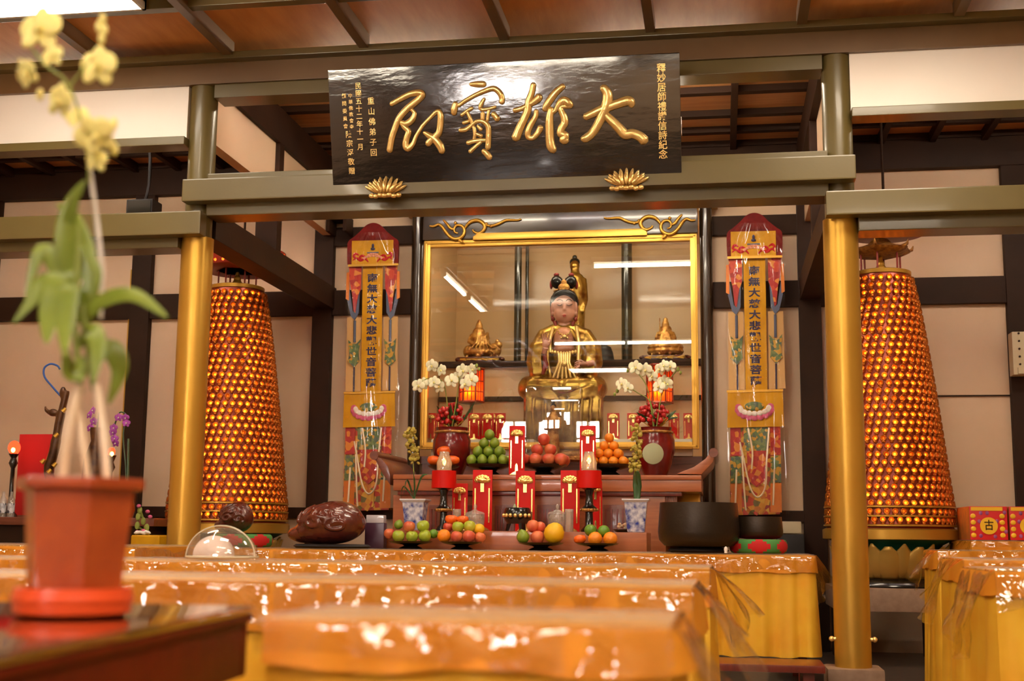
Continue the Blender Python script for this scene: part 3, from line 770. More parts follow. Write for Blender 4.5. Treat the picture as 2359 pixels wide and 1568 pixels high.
# sash folds and ornaments on the chest
q = MB()
for i in range(6):
    f = i/5; x = 1278+44*f
    q.tube([S(1300+(x-1300)*0.6, 812, -0.17), S(1300+(x-1300)*0.5, 834, -0.19), S(1300+(x-1300)*1.2, 872, -0.18)], [3.2*u, 3.6*u, 3.0*u], 8)
for i in range(9):
    a = i/8; q.ell(S(1272+54*a, 810+4*math.sin(PI*a), -0.165), (4*u, 3*u, 5*u), 8)
q.ell(S(1300, 838, -0.2), (8*u, 5*u, 7*u), 10)
q.tube([S(1328, 752, -0.12), S(1334, 790, -0.16), S(1332, 830, -0.17)], [4*u, 4.5*u, 4*u], 8)
q.tube([S(1274, 754, -0.12), S(1266, 785, -0.16), S(1268, 812, -0.17)], [4*u, 4.5*u, 4*u], 8)
q.tube(smooth_path([tuple(S(1276, 884, -0.2)), tuple(S(1298, 896, -0.22)), tuple(S(1322, 884, -0.2))], 5), 4*u, 8)
q.build('sash', M['gold_leaf'], st, smooth=60)
q = MB()
for i in range(9):
    a = PI*i/8; q.ell(S(1300-math.cos(a)*14, 762+math.sin(a)*9, -0.17), 2.2*u, 8)
q.ell(S(1300, 775, -0.185), (6*u, 3*u, 4*u), 8); q.ell(S(1293, 778, -0.183), 2.6*u, 8); q.ell(S(1307, 778, -0.183), 2.6*u, 8)
q.build('necklace', M['gold_leaf'], st, smooth=60)
# body: head, neck, bare chest, as one surface
q = MB()
q.ell(S(1300, 703, -0.04), (27.5*u, 27*u, 37*u), 20); q.ell(S(1300, 722, -0.055), (25*u, 23*u, 25*u), 18); q.ell(S(1300, 735, -0.075), (11*u, 11*u, 10*u), 12)
q.tube([S(1300, 730, -0.01), S(1300, 765, -0.02)], [17*u, 20*u], 14)
q.ell(S(1299, 786, -0.06), (29*u, 20*u, 32*u), 16)
for s in (-1, 1): q.ell(S(1300+s*27.5, 708, -0.045), (3.6*u, 6*u, 13*u), 10); q.ell(S(1300+s*27.5, 722, -0.045), (3.4*u, 4*u, 7*u), 8)
q.tube([S(1300, 694, -0.122), S(1300, 712, -0.142), S(1300, 715, -0.138)], [2.4*u, 3.6*u, 3*u], 10); q.ell(S(1296, 715, -0.13), 2.8*u, 8); q.ell(S(1304, 715, -0.13), 2.8*u, 8)
for s in (-1, 1): q.ell(S(1300+s*11, 700, -0.112), (7.5*u, 4*u, 3.6*u), 10)
q.ell(S(1300, 726, -0.128), (6*u, 4*u, 3.2*u), 10)
blob(q, 'body', M['skin'], st, voxel=0.0055, it=2)
q = MB()
for s in (-1, 1):
    q.tube(smooth_path([tuple(S(1300+s*3.5, 693, -0.139)), tuple(S(1300+s*10, 689, -0.138)), tuple(S(1300+s*18, 693, -0.113))], 5), 0.9*u, 6)
    q.tube(smooth_path([tuple(S(1300+s*5, 701, -0.138)), tuple(S(1300+s*11, 703.5, -0.138)), tuple(S(1300+s*18.5, 700, -0.112))], 5), 1.0*u, 6)
q.build('eyebrow_and_lid', M['brow'], st)
q = MB(); q.ell(S(1300, 725, -0.141), (5.2*u, 2*u, 1.6*u), 10); q.ell(S(1300, 728, -0.139), (4*u, 2*u, 1.8*u), 10); q.build('lips', M['lip'], st)
# hands
def hand(px, py, dy, flip, up_):
    q = MB(); c = S(px, py, dy)
    if up_:   # raised in blessing
        q.tube([S(px-4*flip, py+22, dy+0.02), S(px, py+8, dy)], [6.5*u, 7*u], 10); q.ell(c, (8.5*u, 4.5*u, 10*u), 12)
        for k in range(4): q.tube([S(px-6.3+4.2*k, py-6, dy), S(px-7+4.7*k, py-16, dy-0.005), S(px-7.2+4.9*k, py-24-(2.5 if k in (1, 2) else 0), dy-0.015)], [1.75*u, 1.6*u, 1.15*u], 8)
        q.tube([S(px+7*flip, py+3, dy), S(px+11*flip, py-5, dy-0.02), S(px+10*flip, py-11, dy-0.03)], [2.4*u, 2.1*u, 1.4*u], 8)
    else:     # held level before the waist
        q.tube([S(px+24*flip, py-3, dy+0.06), S(px+8*flip, py, dy+0.01)], [7*u, 6.5*u], 10); q.ell(c, (11*u, 9*u, 5.5*u), 12)
        for k in range(4): q.tube([S(px-7*flip, py-5+3.4*k, dy-0.01-0.010*k), S(px-15*flip, py-4+4.4*k, dy-0.02-0.012*k), S(px-(21-abs(k-1.5))*flip, py-1+4.7*k, dy-0.015-0.012*k)], [1.8*u, 1.65*u, 1.2*u], 8)
        q.tube([S(px+2*flip, py-4, dy-0.02), S(px-6*flip, py-9, dy-0.03), S(px-12*flip, py-8, dy-0.035)], [2.4*u, 2.1*u, 1.5*u], 8)
    return blob(q, 'hand', M['skin'], st, voxel=0.0032, it=1)
hand(1257, 792, -0.2, 1, True); hand(1343, 838, -0.24, 1, False)
# hair, crown, ribbons
q = MB()
q.ell(S(1300, 682, 0.005), (29*u, 27*u, 19*u), 18); q.tube(smooth_path([tuple(S(1274, 690, -0.06)), tuple(S(1284, 678, -0.105)), tuple(S(1300, 673, -0.118)), tuple(S(1316, 678, -0.105)), tuple(S(1326, 690, -0.06))], 5), 8*u, 10); q.ell(S(1300, 700, 0.035), (28*u, 24*u, 30*u), 18)
for s in (-1, 1): q.tube([S(1300+s*25, 682, -0.03), S(1300+s*28, 698, -0.02), S(1300+s*27, 714, 0.02)], [6*u, 6*u, 4*u], 10)
for s in (-1, 1): q.ell(S(1299+s*15.5, 650, -0.005), (15*u, 13*u, 17*u), 14, rot=Matrix.Rotation(s*0.35, 3, 'Y'))
blob(q, 'hair', M['hair'], st, voxel=0.007, it=3)
q = MB(); q.ell(S(1299, 662, -0.075), (14*u, 5*u, 11*u), 14); q.ell(S(1299, 652, -0.07), (7*u, 5*u, 9*u), 12)
for i in range(9): a = PI*i/8; q.ell(S(1299-22*math.cos(a), 670-4*math.sin(a), -0.075-0.055*math.sin(a)), 2.6*u, 8)
q.build('crown', M['gold_dull'], st, smooth=60)
q = MB()
for s in (-1, 1):
    q.ell(S(1299+s*17, 633, 0.0), (7*u, 5*u, 5*u), 10); q.ell(S(1299+s*29, 656, 0.02), (4*u, 5*u, 11*u), 10)
    q.tube(smooth_path([tuple(S(1300+s*31, 690, 0.01)), tuple(S(1300+s*29, 715, 0)), tuple(S(1300+s*28, 732, -0.03))], 4), [3*u]*9, 8)
    q.ell(S(1300+s*26, 735, -0.05), (5*u, 5*u, 6*u), 10); q.tube([S(1300+s*22, 740, -0.06), S(1300+s*17, 756, -0.07)], [5*u, 3*u], 8)
q.build('red_ribbon', M['ribbon'], st, smooth=60)
q = MB(); q.box(base.x-0.34, base.x+0.34, SY-0.24, SY+0.3, 1.5, 1.565); q.build('pedestal', M['gold_dull'], st, bevel=0.02)
q = MB(); 
for s in (-1, 1):
    q.tube(smooth_path([tuple(S(1298+s*14, 880, -0.20)), tuple(S(1298+s*30, 892, -0.23)), tuple(S(1298+s*20, 900, -0.24)), tuple(S(1298, 905, -0.24))], 4), 2.2*u, 6)
q.tube([S(1254, 812, -0.17), S(1258, 840, -0.19), S(1250, 862, -0.19)], [4*u, 6*u, 4*u], 8)
q.build('red_lining', M['ribbon'], st, smooth=60)

# ------------------------------------------------------------------ small statue standing behind on the plinth
def at2(px, py, Y=11.45): return at(px, py, Y)
v = 11.45/FPX
b0 = at2(1326, 832); ss = thing('standing_statue', (b0.x, 11.45, zl), 'slim gilded standing statue with dark head behind the great statue', 'statue')
q = MB()
q.tube([at2(1326, 634), at2(1328, 660), at2(1330, 700), at2(1330, 760), at2(1328, 832)], [17*v, 22*v, 20*v, 17*v, 20*v], 14)
q.tube([at2(1308, 640), at2(1304, 680), at2(1312, 700, 11.35)], [7*v, 8*v, 6*v], 8); q.tube([at2(1345, 640), at2(1348, 690), at2(1342, 720, 11.38)], [7*v, 8*v, 5*v], 8)
q.ell(at2(1324, 612), (12*v, 11*v, 15*v), 14); q.tube([at2(1324, 616), at2(1326, 642)], [9*v, 14*v], 10)
blob(q, 'body', M['gold_old'], ss, voxel=0.012, it=3)
q = MB(); q.ell(at2(1324, 604, 11.47), (12.4*v, 12*v, 11*v), 12); q.ell(at2(1324, 593, 11.46), 6*v, 10); q.build('hair', M['hair'], ss)
# dark bell beside it
c = at(1392, 832, 11.5)
q = MB(); q.lathe([(0.10, zl), (0.105, zl+0.02), (0.09, zl+0.05), (0.08, zl+0.11), (0.06, zl+0.16), (0.02, zl+0.185), (0.02, zl+0.2)], (c.x, 11.5, 0), 24)
o = q.build('bell', M['black_flat']); tag(o, 'dark bell-shaped object on the plinth beside the great statue', 'bell')
M['gold_small'] = mat('small_statue_gilding', (214, 164, 84), 0.32, 0.6, var=(150, 92, 40), var_scale=22, bump=0.2, bump_scale=60)
# pair of small seated statues on carved stands
def small_statue(pxc, pbase, ptop, Y, label, lion):
    v = Y/FPX; P = lambda px, py, dy=0: at(px, py, Y+dy)
    zb = P(pxc, pbase).z; o = thing('small_seated_statue', (P(pxc, pbase).x, Y, zb), label, 'statue')
    q = MB(); H = pbase-ptop
    def e(dx, fy, rx, rz, dy=0): q.ell(P(pxc+dx, pbase-H*fy, dy), (rx*v, rx*v*0.8, rz*v), 12)
    if lion:
        e(0, 0.14, 42, 13); e(-30, 0.18, 14, 16); e(30, 0.22, 16, 18, -0.03); e(38, 0.36, 10, 10, -0.04); e(36, 0.42, 6, 9)
        e(-2, 0.38, 24, 16); e(-8, 0.55, 20, 20); e(-7, 0.70, 15, 12); e(-6, 0.84, 9, 12); e(-6, 0.95, 5, 7)
        q.tube([P(pxc-22, pbase-H*0.62), P(pxc-28, pbase-H*0.45), P(pxc-16, pbase-H*0.36, -0.05)], [6*v, 7*v, 5*v], 8)
        q.tube([P(pxc+6, pbase-H*0.62), P(pxc+14, pbase-H*0.52, -0.03), P(pxc+13, pbase-H*0.70, -0.05)], [6*v, 5*v, 3*v], 8)
        q.tube([P(pxc-26, pbase-H*0.3, -0.05), P(pxc-28, pbase-H*0.12, -0.06)], [7*v, 6*v], 8); q.tube([P(pxc+22, pbase-H*0.2, -0.05), P(pxc+24, pbase-H*0.04, -0.06)], [6*v, 6*v], 8)
    else:
        e(0, 0.13, 43, 15); e(0, 0.24, 42, 16); e(0, 0.40, 26, 11); e(0, 0.55, 19, 18); e(1, 0.70, 14, 10); e(0, 0.82, 9, 11); e(0, 0.93, 6, 7)
        q.tube([P(pxc-14, pbase-H*0.62), P(pxc-20, pbase-H*0.48), P(pxc-4, pbase-H*0.42, -0.06)], [6*v, 6*v, 5*v], 8)
        q.tube([P(pxc+15, pbase-H*0.62), P(pxc+21, pbase-H*0.48), P(pxc+6, pbase-H*0.42, -0.06)], [6*v, 6*v, 5*v], 8)
        q.tube([P(pxc-13, pbase-H*0.4), P(pxc-13, pbase-H*0.99)], [1.6*v, 1.6*v], 6)
    r2 = random.Random(int(pxc))
    for i in range(46):
        fy = r2.uniform(0.03, 0.62); half = (40 if fy < 0.3 else 24 if fy < 0.45 else 17)
        dx = r2.uniform(-half, half); q.ell(P(pxc+dx, pbase-H*fy, -0.115*math.sqrt(max(0.05, 1-(dx/half)**2))*half/40), r2.uniform(2.2, 4.6)*v, 6)
    for i in range(6): q.tube([P(pxc-9+3.4*i, pbase-H*0.60, -0.055), P(pxc-13+5*i, pbase-H*0.42, -0.07), P(pxc-24+9.5*i, pbase-H*0.28, -0.10)], [1.4*v, 1.8*v, 2.2*v], 6)
    blob(q, 'body', M['gold_small'], o, voxel=0.0055, it=1)
    q = MB(); w = 52*v
    q.box(P(pxc, pbase).x-w, P(pxc, pbase).x+w, Y-0.13, Y+0.13, zb-0.012, zb); q.box(P(pxc, pbase).x-w, P(pxc, pbase).x+w, Y-0.12, Y+0.12, zl, zl+0.014)
    for s in (-1, 1): q.ell((P(pxc, pbase).x+s*w, Y-0.10, (zb+zl)/2), (0.03, 0.03, (zb-zl)/2), 8)
    q.build('stand', M['fish_wood'], o, bevel=0.003)
    q = MB(); n = 4
    for i in range(n):
        x = P(pxc, pbase).x-w*0.72+i*w*1.44/(n-1)
        q.tube([(x-0.03, Y-0.125, zb-0.02), (x+0.02, Y-0.125, zb-0.03), (x+0.03, Y-0.125, zl+0.03), (x-0.02, Y-0.125, zl+0.02)], 0.006, 6)
    q.box(P(pxc, pbase).x-w*0.95, P(pxc, pbase).x+w*0.95, Y-0.118, Y-0.10, zl+0.012, zb-0.01)
    q.build('carved_panel', M['gold_frame'], o)
small_statue(1110, 826, 738, 11.3, 'small gilded statue seated on a lion, on the left end of the plinth', True)
small_statue(1533, 822, 731, 11.3, 'small gilded statue seated on a lotus, on the right end of the plinth', False)

# ------------------------------------------------------------------ glowing lanterns inside the shrine
for px, t0, b0_, nm in ((1086, 850, 926, 'left'), (1520, 842, 928, 'right')):
    Y = 10.75; c = at(px, b0_, Y); zt = at(px, t0, Y).z; zb = c.z; r_ = 30*Y/FPX
    o = thing('lantern', (c.x, Y, zb-0.06), 'glowing orange lattice lantern on a stem %s of the great statue' % nm, 'lantern')
    q = MB(); q.lathe([(r_*0.86, zb), (r_*0.9, zb+0.02), (r_*0.9, zt-0.02), (r_*0.86, zt)], (c.x, Y, 0), 6); q.build('glowing_shade', M['lantern_shade'], o, smooth=0)
    q = MB(); q.ell((c.x-0.01, Y-r_*0.45, zb+(zt-zb)*0.3), (0.022, 0.022, 0.035), 10); q.build('bulb', M['lantern_glow'], o)
    q = MB()
    for i in range(6):
        a = 2*PI*i/6; q.cyl((c.x+r_*0.97*math.cos(a), Y+r_*0.97*math.sin(a), zb-0.01), (c.x+r_*0.97*math.cos(a), Y+r_*0.97*math.sin(a), zt+0.01), 0.008, n=8)
        b2 = 2*PI*(i+1)/6
        for f in (0.0, 0.3, 0.62, 1.0):
            z = zb+(zt-zb)*f; q.tube([(c.x+r_*0.95*math.cos(a), Y+r_*0.95*math.sin(a), z), (c.x+r_*0.95*math.cos(b2), Y+r_*0.95*math.sin(b2), z)], 0.006 if 0 < f < 1 else 0.011, 6)
        for k in (0.33, 0.67):
            aa = Vector((c.x+r_*0.93*math.cos(a), Y+r_*0.93*math.sin(a), 0)); bb = Vector((c.x+r_*0.93*math.cos(b2), Y+r_*0.93*math.sin(b2), 0)); p = aa.lerp(bb, k)
            q.tube([(p.x, p.y, zb), (p.x, p.y, zt)], 0.0045, 6)
    q.build('lattice_frame', M['pagoda_red'], o)
    q = MB(); q.lathe([(0.05, zb-0.02), (0.09, zb-0.012), (0.1, zb)], (c.x, Y, 0), 20); q.cyl((c.x, Y, 1.5), (c.x, Y, zb-0.02), 0.014); q.lathe([(0.09, 1.5), (0.08, 1.53), (0.02, 1.56)], (c.x, Y, 0), 20)
    q.build('stem', M['altar_dark'], o)
# clear acrylic cover with a small figure, before the statue's seat
AY = 9.78
xa, xb, za, zb = r4(1209, 1335, 888, 1050, AY)
o = thing('clear_display_box', ((xa+xb)/2, AY+0.12, za), 'clear acrylic box with a tiny figure, in front of the great statue', 'box')
q = MB(); q.box(xa, xb, AY, AY+0.26, za, zb); q.build('acrylic_cover', M['acrylic'], o, smooth=30, bevel=0.012)
q = MB(); q.box(xa-0.01, xb+0.01, AY-0.01, AY+0.27, za-0.03, za); q.build('tray', M['gold_dull'], o, bevel=0.005)
fo = thing('tiny_statue', ((xa+xb)/2, AY+0.14, za), 'tiny pale robed figure with dark hair inside the clear acrylic box', 'figurine')
xm = (xa+xb)/2-0.01; Yf = AY+0.14; q = MB()
q.lathe([(0.055, za), (0.05, za+0.12), (0.045, za+0.22), (0.05, za+0.3), (0.02, za+0.36)], (xm, Yf, 0), 16, sy=0.7); q.ell((xm, Yf-0.005, za+0.385), (0.022, 0.022, 0.03), 12)
q.tube([(xm-0.05, Yf, za+0.31), (xm-0.055, Yf-0.03, za+0.22), (xm, Yf-0.055, za+0.22)], [0.016, 0.017, 0.012], 8); q.tube([(xm+0.05, Yf, za+0.31), (xm+0.055, Yf-0.03, za+0.22), (xm, Yf-0.055, za+0.22)], [0.016, 0.017, 0.012], 8)
blob(q, 'body', M['gold_dull'], fo, voxel=0.006, it=2)
q = MB(); q.ell((xm, Yf+0.004, za+0.402), (0.024, 0.024, 0.022), 10); q.ell((xm, Yf+0.004, za+0.43), (0.012, 0.012, 0.014), 8); q.build('hair', M['hair'], fo)

# ================================================================== UPPER ALTAR TABLE
UY = 9.15
tx0, tx1 = at(905, 1110, UY).x, at(1616, 1110, UY).x; UT = at(1250, 1093, UY).z; UF = at(1250, 1131, UY).z; UB = at(1250, 1226, UY).z
ut = thing('altar_table', ((tx0+tx1)/2, UY+0.3, 0), 'long upper altar table of reddish wood with upswept ends before the shrine', 'table')
q = MB(); q.box(tx0, tx1, UY, UY+0.95, UT-0.035, UT); q.box(tx0, tx1, UY+0.01, UY+0.94, UF, UT-0.035); q.build('top', M['altar_wood'], ut, bevel=0.008)
q = MB(); q.box(tx0+0.03, tx1-0.14, UY+0.03, UY+0.9, UF-0.03, UF); q.build('moulding', M['red_wood'], ut, bevel=0.006)
# upswept ends
for sgn, pts in ((-1, [(905, 1095), (900, 1075), (885, 1058), (870, 1050), (872, 1062), (885, 1088), (905, 1118)]), (1, [(1560, 1092), (1600, 1076), (1625, 1058), (1640, 1040), (1648, 1046), (1642, 1066), (1616, 1094)])):
    P2 = [(at(a, b, UY+0.1).x, at(a, b, UY+0.1).z) for a, b in pts]
    q = MB(); q.prism(P2, UY+0.02, UY+0.9); q.build('upswept_end', M['altar_dark'] if sgn < 0 else M['altar_wood'], ut, bevel=0.006)
    e = at(*( (869, 1050) if sgn < 0 else (1644, 1044)), UY+0.1); q = MB(); q.cyl((e.x, UY+0.01, e.z), (e.x, UY+0.9, e.z), 0.033, n=16); q.build('scroll_end', M['altar_dark'], ut)
bx0, bx1 = at(905, 1180, UY+0.06).x, at(1533, 1180, UY+0.06).x
q = MB(); q.box(bx0, bx1, UY+0.06, UY+0.9, 0.0, UF-0.03); q.build('body', M['altar_wood'], ut, bevel=0.006)
ppx = [(985, 1062), (1070, 1130), (1138, 1185), (1235, 1292), (1388, 1480)]
for a, b in ppx:
    x0_, x1_ = at(a, 1180, UY).x, at(b, 1180, UY).x; z1_ = at(a, 1162, UY).z
    q = MB(); q.box(x0_, x1_, UY+0.045, UY+0.07, 0.5, z1_); q.build('carved_panel', M['altar_dark'], ut, bevel=0.006)
    q = MB(); n = 7
    for i in range(n): x = x0_+(x1_-x0_)*(i+0.5)/n; q.box(x-0.006, x+0.006, UY+0.035, UY+0.05, 0.55, z1_-0.03)
    q.build('panel_slats', M['red_wood'], ut)
# lattice between table body and shrine post, right
lx0, lx1 = at(1533, 1140, UY+0.1).x, at(1560, 1140, UY+0.1).x
q = MB()
for i in range(6): x = lx0+(lx1-lx0)*(i+0.5)/6; q.box(x-0.006, x+0.006, UY+0.1, UY+0.12, 0.8, UF-0.03)
q.build('side_lattice', M['altar_wood'], ut)

# ------------------------------------------------------------------ vases with berries and leaves
def vase(pxc, label, disc, oy=9.5):
    c = at(pxc, 1078, oy); k = oy/FPX; zb = UT
    o = thing('red_vase', (c.x, oy, zb), label, 'vase')
    H = at(pxc, 985, oy).z-zb; R_ = 45*k
    q = MB(); q.lathe([(R_*0.55, zb), (R_*0.62, zb+0.02), (R_*0.82, zb+H*0.25), (R_*1.0, zb+H*0.55), (R_*0.98, zb+H*0.75), (R_*0.8, zb+H*0.92), (R_*0.86, zb+H), (R_*0.78, zb+H), (R_*0.7, zb+H*0.9)], (c.x, oy, 0), 32)
    q.build('body', M['maroon'], o, smooth=60)
    q = MB(); q.lathe([(R_*0.9, zb+H*0.88), (R_*0.93, zb+H*0.9), (R_*0.88, zb+H*0.93)], (c.x, oy, 0), 32); q.build('neck_ring', M['gold_dull'], o)
    if disc:
        q = MB(); q.cyl((c.x-0.01, oy-R_*1.02, zb+H*0.45), (c.x-0.01, oy-R_*0.9, zb+H*0.45), 0.078, n=28); q.build('round_medallion', M['seal_green'], o, bevel=0.006)
    # red berry cluster
    bc = at(pxc+(2 if not disc else -4), 958, oy); q = MB(); r2 = random.Random(int(pxc))
    for i in range(80):
        a = r2.uniform(0, 2*PI); b = r2.uniform(-0.75, 1); rr = r2.uniform(0.2, 1.0)*math.sqrt(max(0.1, 1-b*b))
        q.ell((bc.x+math.cos(a)*rr*0.13, oy-0.03+math.sin(a)*rr*0.10, bc.z+b*0.085), r2.uniform(0.014, 0.023), 8)
    x_ = q.build('berry_cluster', M['berry'], o, smooth=60)
    q = MB()
    for i in range(9):
        a = r2.uniform(0, 2*PI); L = r2.uniform(0.1, 0.2); q.tube(smooth_path([(c.x, oy, zb+H*0.9), (c.x+math.cos(a)*L*0.5, oy+math.sin(a)*L*0.4, zb+H+0.06), (c.x+math.cos(a)*L, oy+math.sin(a)*L*0.8, zb+H+r2.uniform(0.06, 0.2))], 4), [0.006]*4+[0.022]*3+[0.012, 0.003], 6, flat=0.25)
    q.build('leaves', M['leaf_dark'], o, smooth=60)
    q = MB()
    for i in range(8):
        a = r2.uniform(-1.2, 4.3); q.tube([(c.x, oy-0.03, zb+H*0.93), (c.x+math.cos(a)*0.10, oy-0.07, zb+H+0.05+0.03*math.sin(a))], 0.004, 6)
    q.build('gilt_twigs', M['gold_frame'], o)
    return o, c, zb+H
v1, c1, h1 = vase(1040, 'left maroon round vase of red berries on the upper altar table', False)
v2, c2, h2 = vase(1510, 'right maroon vase with grey round medallion and red berries', True)

# ------------------------------------------------------------------ orchids
def blossom_mesh(name, m1, m2, r_):
    q = MB()
    for i in range(5):
        a = 2*PI*i/5+PI/2; big = (i in (1, 4))
        rx, rz = (r_*0.58, r_*0.46) if big else (r_*0.36, r_*0.5)
        rot = Matrix.Rotation(-(a-PI/2), 3, 'Y')
        q.ell((math.cos(a)*r_*0.52, 0.12*r_*(1 if i % 2 else -0.2), math.sin(a)*r_*0.52), (rx, r_*0.09, rz), 10, rot=rot, m=6)
    q.mi = 1; q.ell((0, -r_*0.22, -r_*0.12), (r_*0.16, r_*0.2, r_*0.18), 8); q.ell((0, -r_*0.15, r_*0.02), (r_*0.1, r_*0.1, r_*0.1), 6)
    bmesh.ops.recalc_face_normals(q.bm, faces=q.bm.faces)
    me = bpy.data.meshes.new(name); q.bm.to_mesh(me); q.bm.free(); me.materials.append(m1); me.materials.append(m2)
    for p in me.polygons: p.use_smooth = True
    return me
WB = blossom_mesh('white_blossom', M['petal_white'], M['petal_yellow'], 0.052)
def place_blossom(me, p, parent, face=(0, -1, 0), s=1.0, roll=0.0, name='blossom'):
    o = bpy.data.objects.new(name, me); COL.objects.link(o); o.parent = parent
    o.location = Vector(p)-wloc(parent)
    d = Vector(face).normalized(); q_ = Vector((0, -1, 0)).rotation_difference(d)
    o.rotation_mode = 'QUATERNION'; o.rotation_quaternion = q_ @ Matrix.Rotation(roll, 3, 'Y').to_quaternion(); o.scale = (s, s, s)
    return o
def orchid_spray(c, zt, oy, arcs, label, seed):
    o = thing('white_orchid', (c.x, oy, zt), label, 'flower'); r2 = random.Random(seed); q = MB()
    for path, spots in arcs:
        P3 = smooth_path([(c.x, oy, zt-0.1)]+[tuple(at(a, b, oy-0.03)) for a, b in path], 5)
        q.tube(P3, 0.004, 6)
        for a, b in spots:
            place_blossom(WB, at(a, b, oy-0.06+r2.uniform(-0.03, 0.03)), o, (r2.uniform(-.45, .45), -1, r2.uniform(-.35, .2)), r2.uniform(0.85, 1.1), r2.uniform(-.3, .3))
    q.build('stems', M['stem'], o, smooth=60)
    for path, spots in arcs:
        a, b = path[-1]
        for da, db, rr in ((0, 0, 0.012), (6 if a > path[0][0] else -6, 8, 0.010)): q = MB(); q.ell(at(a+da, b+db, oy-0.04), (rr, rr, rr*1.5), 8); q.build('bud', M['stem'], o)
    return o
orchid_spray(c1, h1, 9.42, [([(1030, 930), (1020, 880), (990, 870), (962, 886)], [(995, 842), (1017, 852), (975, 883), (1000, 880), (1012, 890), (964, 888)]),
                            ([(1050, 930), (1060, 870), (1078, 845), (1098, 842)], [(1066, 853), (1088, 850), (1056, 866), (1072, 884), (1086, 874), (1040, 876)])],
             'white orchid sprays rising from the left red vase', 3)
orchid_spray(c2, h2, 9.42, [([(1500, 940), (1490, 890), (1470, 860), (1452, 846)], [(1464, 846), (1488, 852), (1503, 866), (1520, 850), (1545, 844), (1530, 842)]),
                            ([(1520, 930), (1530, 895), (1545, 870), (1562, 850)], [(1530, 880), (1518, 890), (1538, 884)]),
                            ([(1500, 930), (1470, 905), (1440, 890), (1422, 900)], [(1447, 893), (1432, 884)])],
             'white orchid sprays rising from the right red vase', 5)

# ------------------------------------------------------------------ fruit
FR = {}
def fruit_mesh(kind, r_):
    key = (kind, round(r_, 4))
    if key in FR: return FR[key]
    q = MB(); n = 16
    if kind in ('apple', 'green_apple', 'peach'):
        prof = [(0.001, -0.86*r_), (0.3*r_, -0.92*r_), (0.62*r_, -0.78*r_), (0.92*r_, -0.3*r_), (1.0*r_, 0.15*r_), (0.86*r_, 0.62*r_), (0.5*r_, 0.88*r_), (0.2*r_, 0.84*r_), (0.001, 0.7*r_)]
    elif kind == 'mango':
        prof = [(0.001, -0.95*r_), (0.45*r_, -0.85*r_), (0.86*r_, -0.42*r_), (0.98*r_, 0.05*r_), (0.8*r_, 0.6*r_), (0.45*r_, 0.98*r_), (0.15*r_, 1.15*r_), (0.001, 1.18*r_)]
    elif kind == 'pomelo':
        prof = [(0.001, -0.95*r_), (0.5*r_, -0.85*r_), (0.9*r_, -0.4*r_), (1.0*r_, 0.05*r_), (0.86*r_, 0.55*r_), (0.5*r_, 0.95*r_), (0.2*r_, 1.08*r_), (0.001, 1.08*r_)]
    elif kind == 'persimmon':
        prof = [(0.001, -0.72*r_), (0.5*r_, -0.7*r_), (0.95*r_, -0.3*r_), (1.05*r_, 0.05*r_), (0.9*r_, 0.5*r_), (0.4*r_, 0.68*r_), (0.001, 0.62*r_)]
    else:
        prof = [(0.001, -r_)]+[(r_*math.cos(a), r_*math.sin(a)*0.97) for a in [(-1+2*i/9)*1.35 for i in range(10)]]+[(0.001, 0.93*r_)]
    q.lathe(prof, (0, 0, 0), n, caps=False)
    q.mi = 1
    if kind in ('apple', 'green_apple', 'peach'): q.tube([(0, 0, 0.68*r_), (0.04*r_, 0, 0.98*r_)], 0.04*r_, 5)
    else: q.ell((0, 0, prof[-1][1]), (0.1*r_, 0.1*r_, 0.04*r_), 6)
    bmesh.ops.recalc_face_normals(q.bm, faces=q.bm.faces)
    me = bpy.data.meshes.new(kind); q.bm.to_mesh(me); q.bm.free()
    mm = {'apple': 'apple', 'green_apple': 'green_apple', 'peach': 'peach', 'mango': 'mango', 'pomelo': 'pomelo', 'persimmon': 'persimmon', 'orange': 'orange', 'lime': 'lime', 'guava': 'mango', 'lemon': 'yellow_fruit'}[kind]
    me.materials.append(M[mm]); me.materials.append(M['stem'])
    for p in me.polygons: p.use_smooth = True
    FR[key] = me; return me
def fruit(kind, p, r_, label, group, cat=None):
    o = bpy.data.objects.new({'guava': 'green_fruit', 'lemon': 'yellow_fruit', 'peach': 'blush_apple'}.get(kind, kind), fruit_mesh(kind, r_)); COL.objects.link(o)
    o.location = p; o.rotation_euler = (rnd.uniform(-.35, .35), rnd.uniform(-.35, .35), rnd.uniform(0, 6))
    tag(o, label, cat or {'green_apple': 'apple', 'peach': 'apple', 'guava': 'fruit', 'mango': 'fruit', 'lemon': 'fruit'}.get(kind, kind), group); return o
def plate(x, y, z, r_, h_, label, m='black', foot=True):
    o = thing('offering_plate', (x, y, z), label, 'plate')
    q = MB(); q.lathe([(r_*0.5, z+h_*0.55), (r_*0.9, z+h_*0.8), (r_, z+h_), (r_*0.94, z+h_), (r_*0.85, z+h_*0.85), (0.01, z+h_*0.75)], (x, y, 0), 32); q.build('dish', M[m], o, smooth=50)
    q = MB(); q.lathe([(r_*0.55, z), (r_*0.5, z+h_*0.15), (r_*0.3, z+h_*0.4), (r_*0.45, z+h_*0.62)], (x, y, 0), 24); q.build('foot', M[m], o, smooth=50)
    return o
def pyramid(x, y, z, kind, r_, rows, label, group, sq=0.86):
    "triangular heap; rows = list of counts across (bottom first), each row two deep where it fits"
    n0 = rows[0]
    for k, n in enumerate(rows):
        zz = z+r_+k*r_*1.62
        deep = max(1, n-1)
        for d in range(deep):
            yy = y+(d-(deep-1)/2)*r_*1.9
            for i in range(n):
                fruit(kind, (x+(i-(n-1)/2)*r_*2.02+rnd.uniform(-.08, .08)*r_, yy+rnd.uniform(-.05, .05)*r_, zz), r_, label, group)
k94 = 9.38/FPX
PY = 9.38
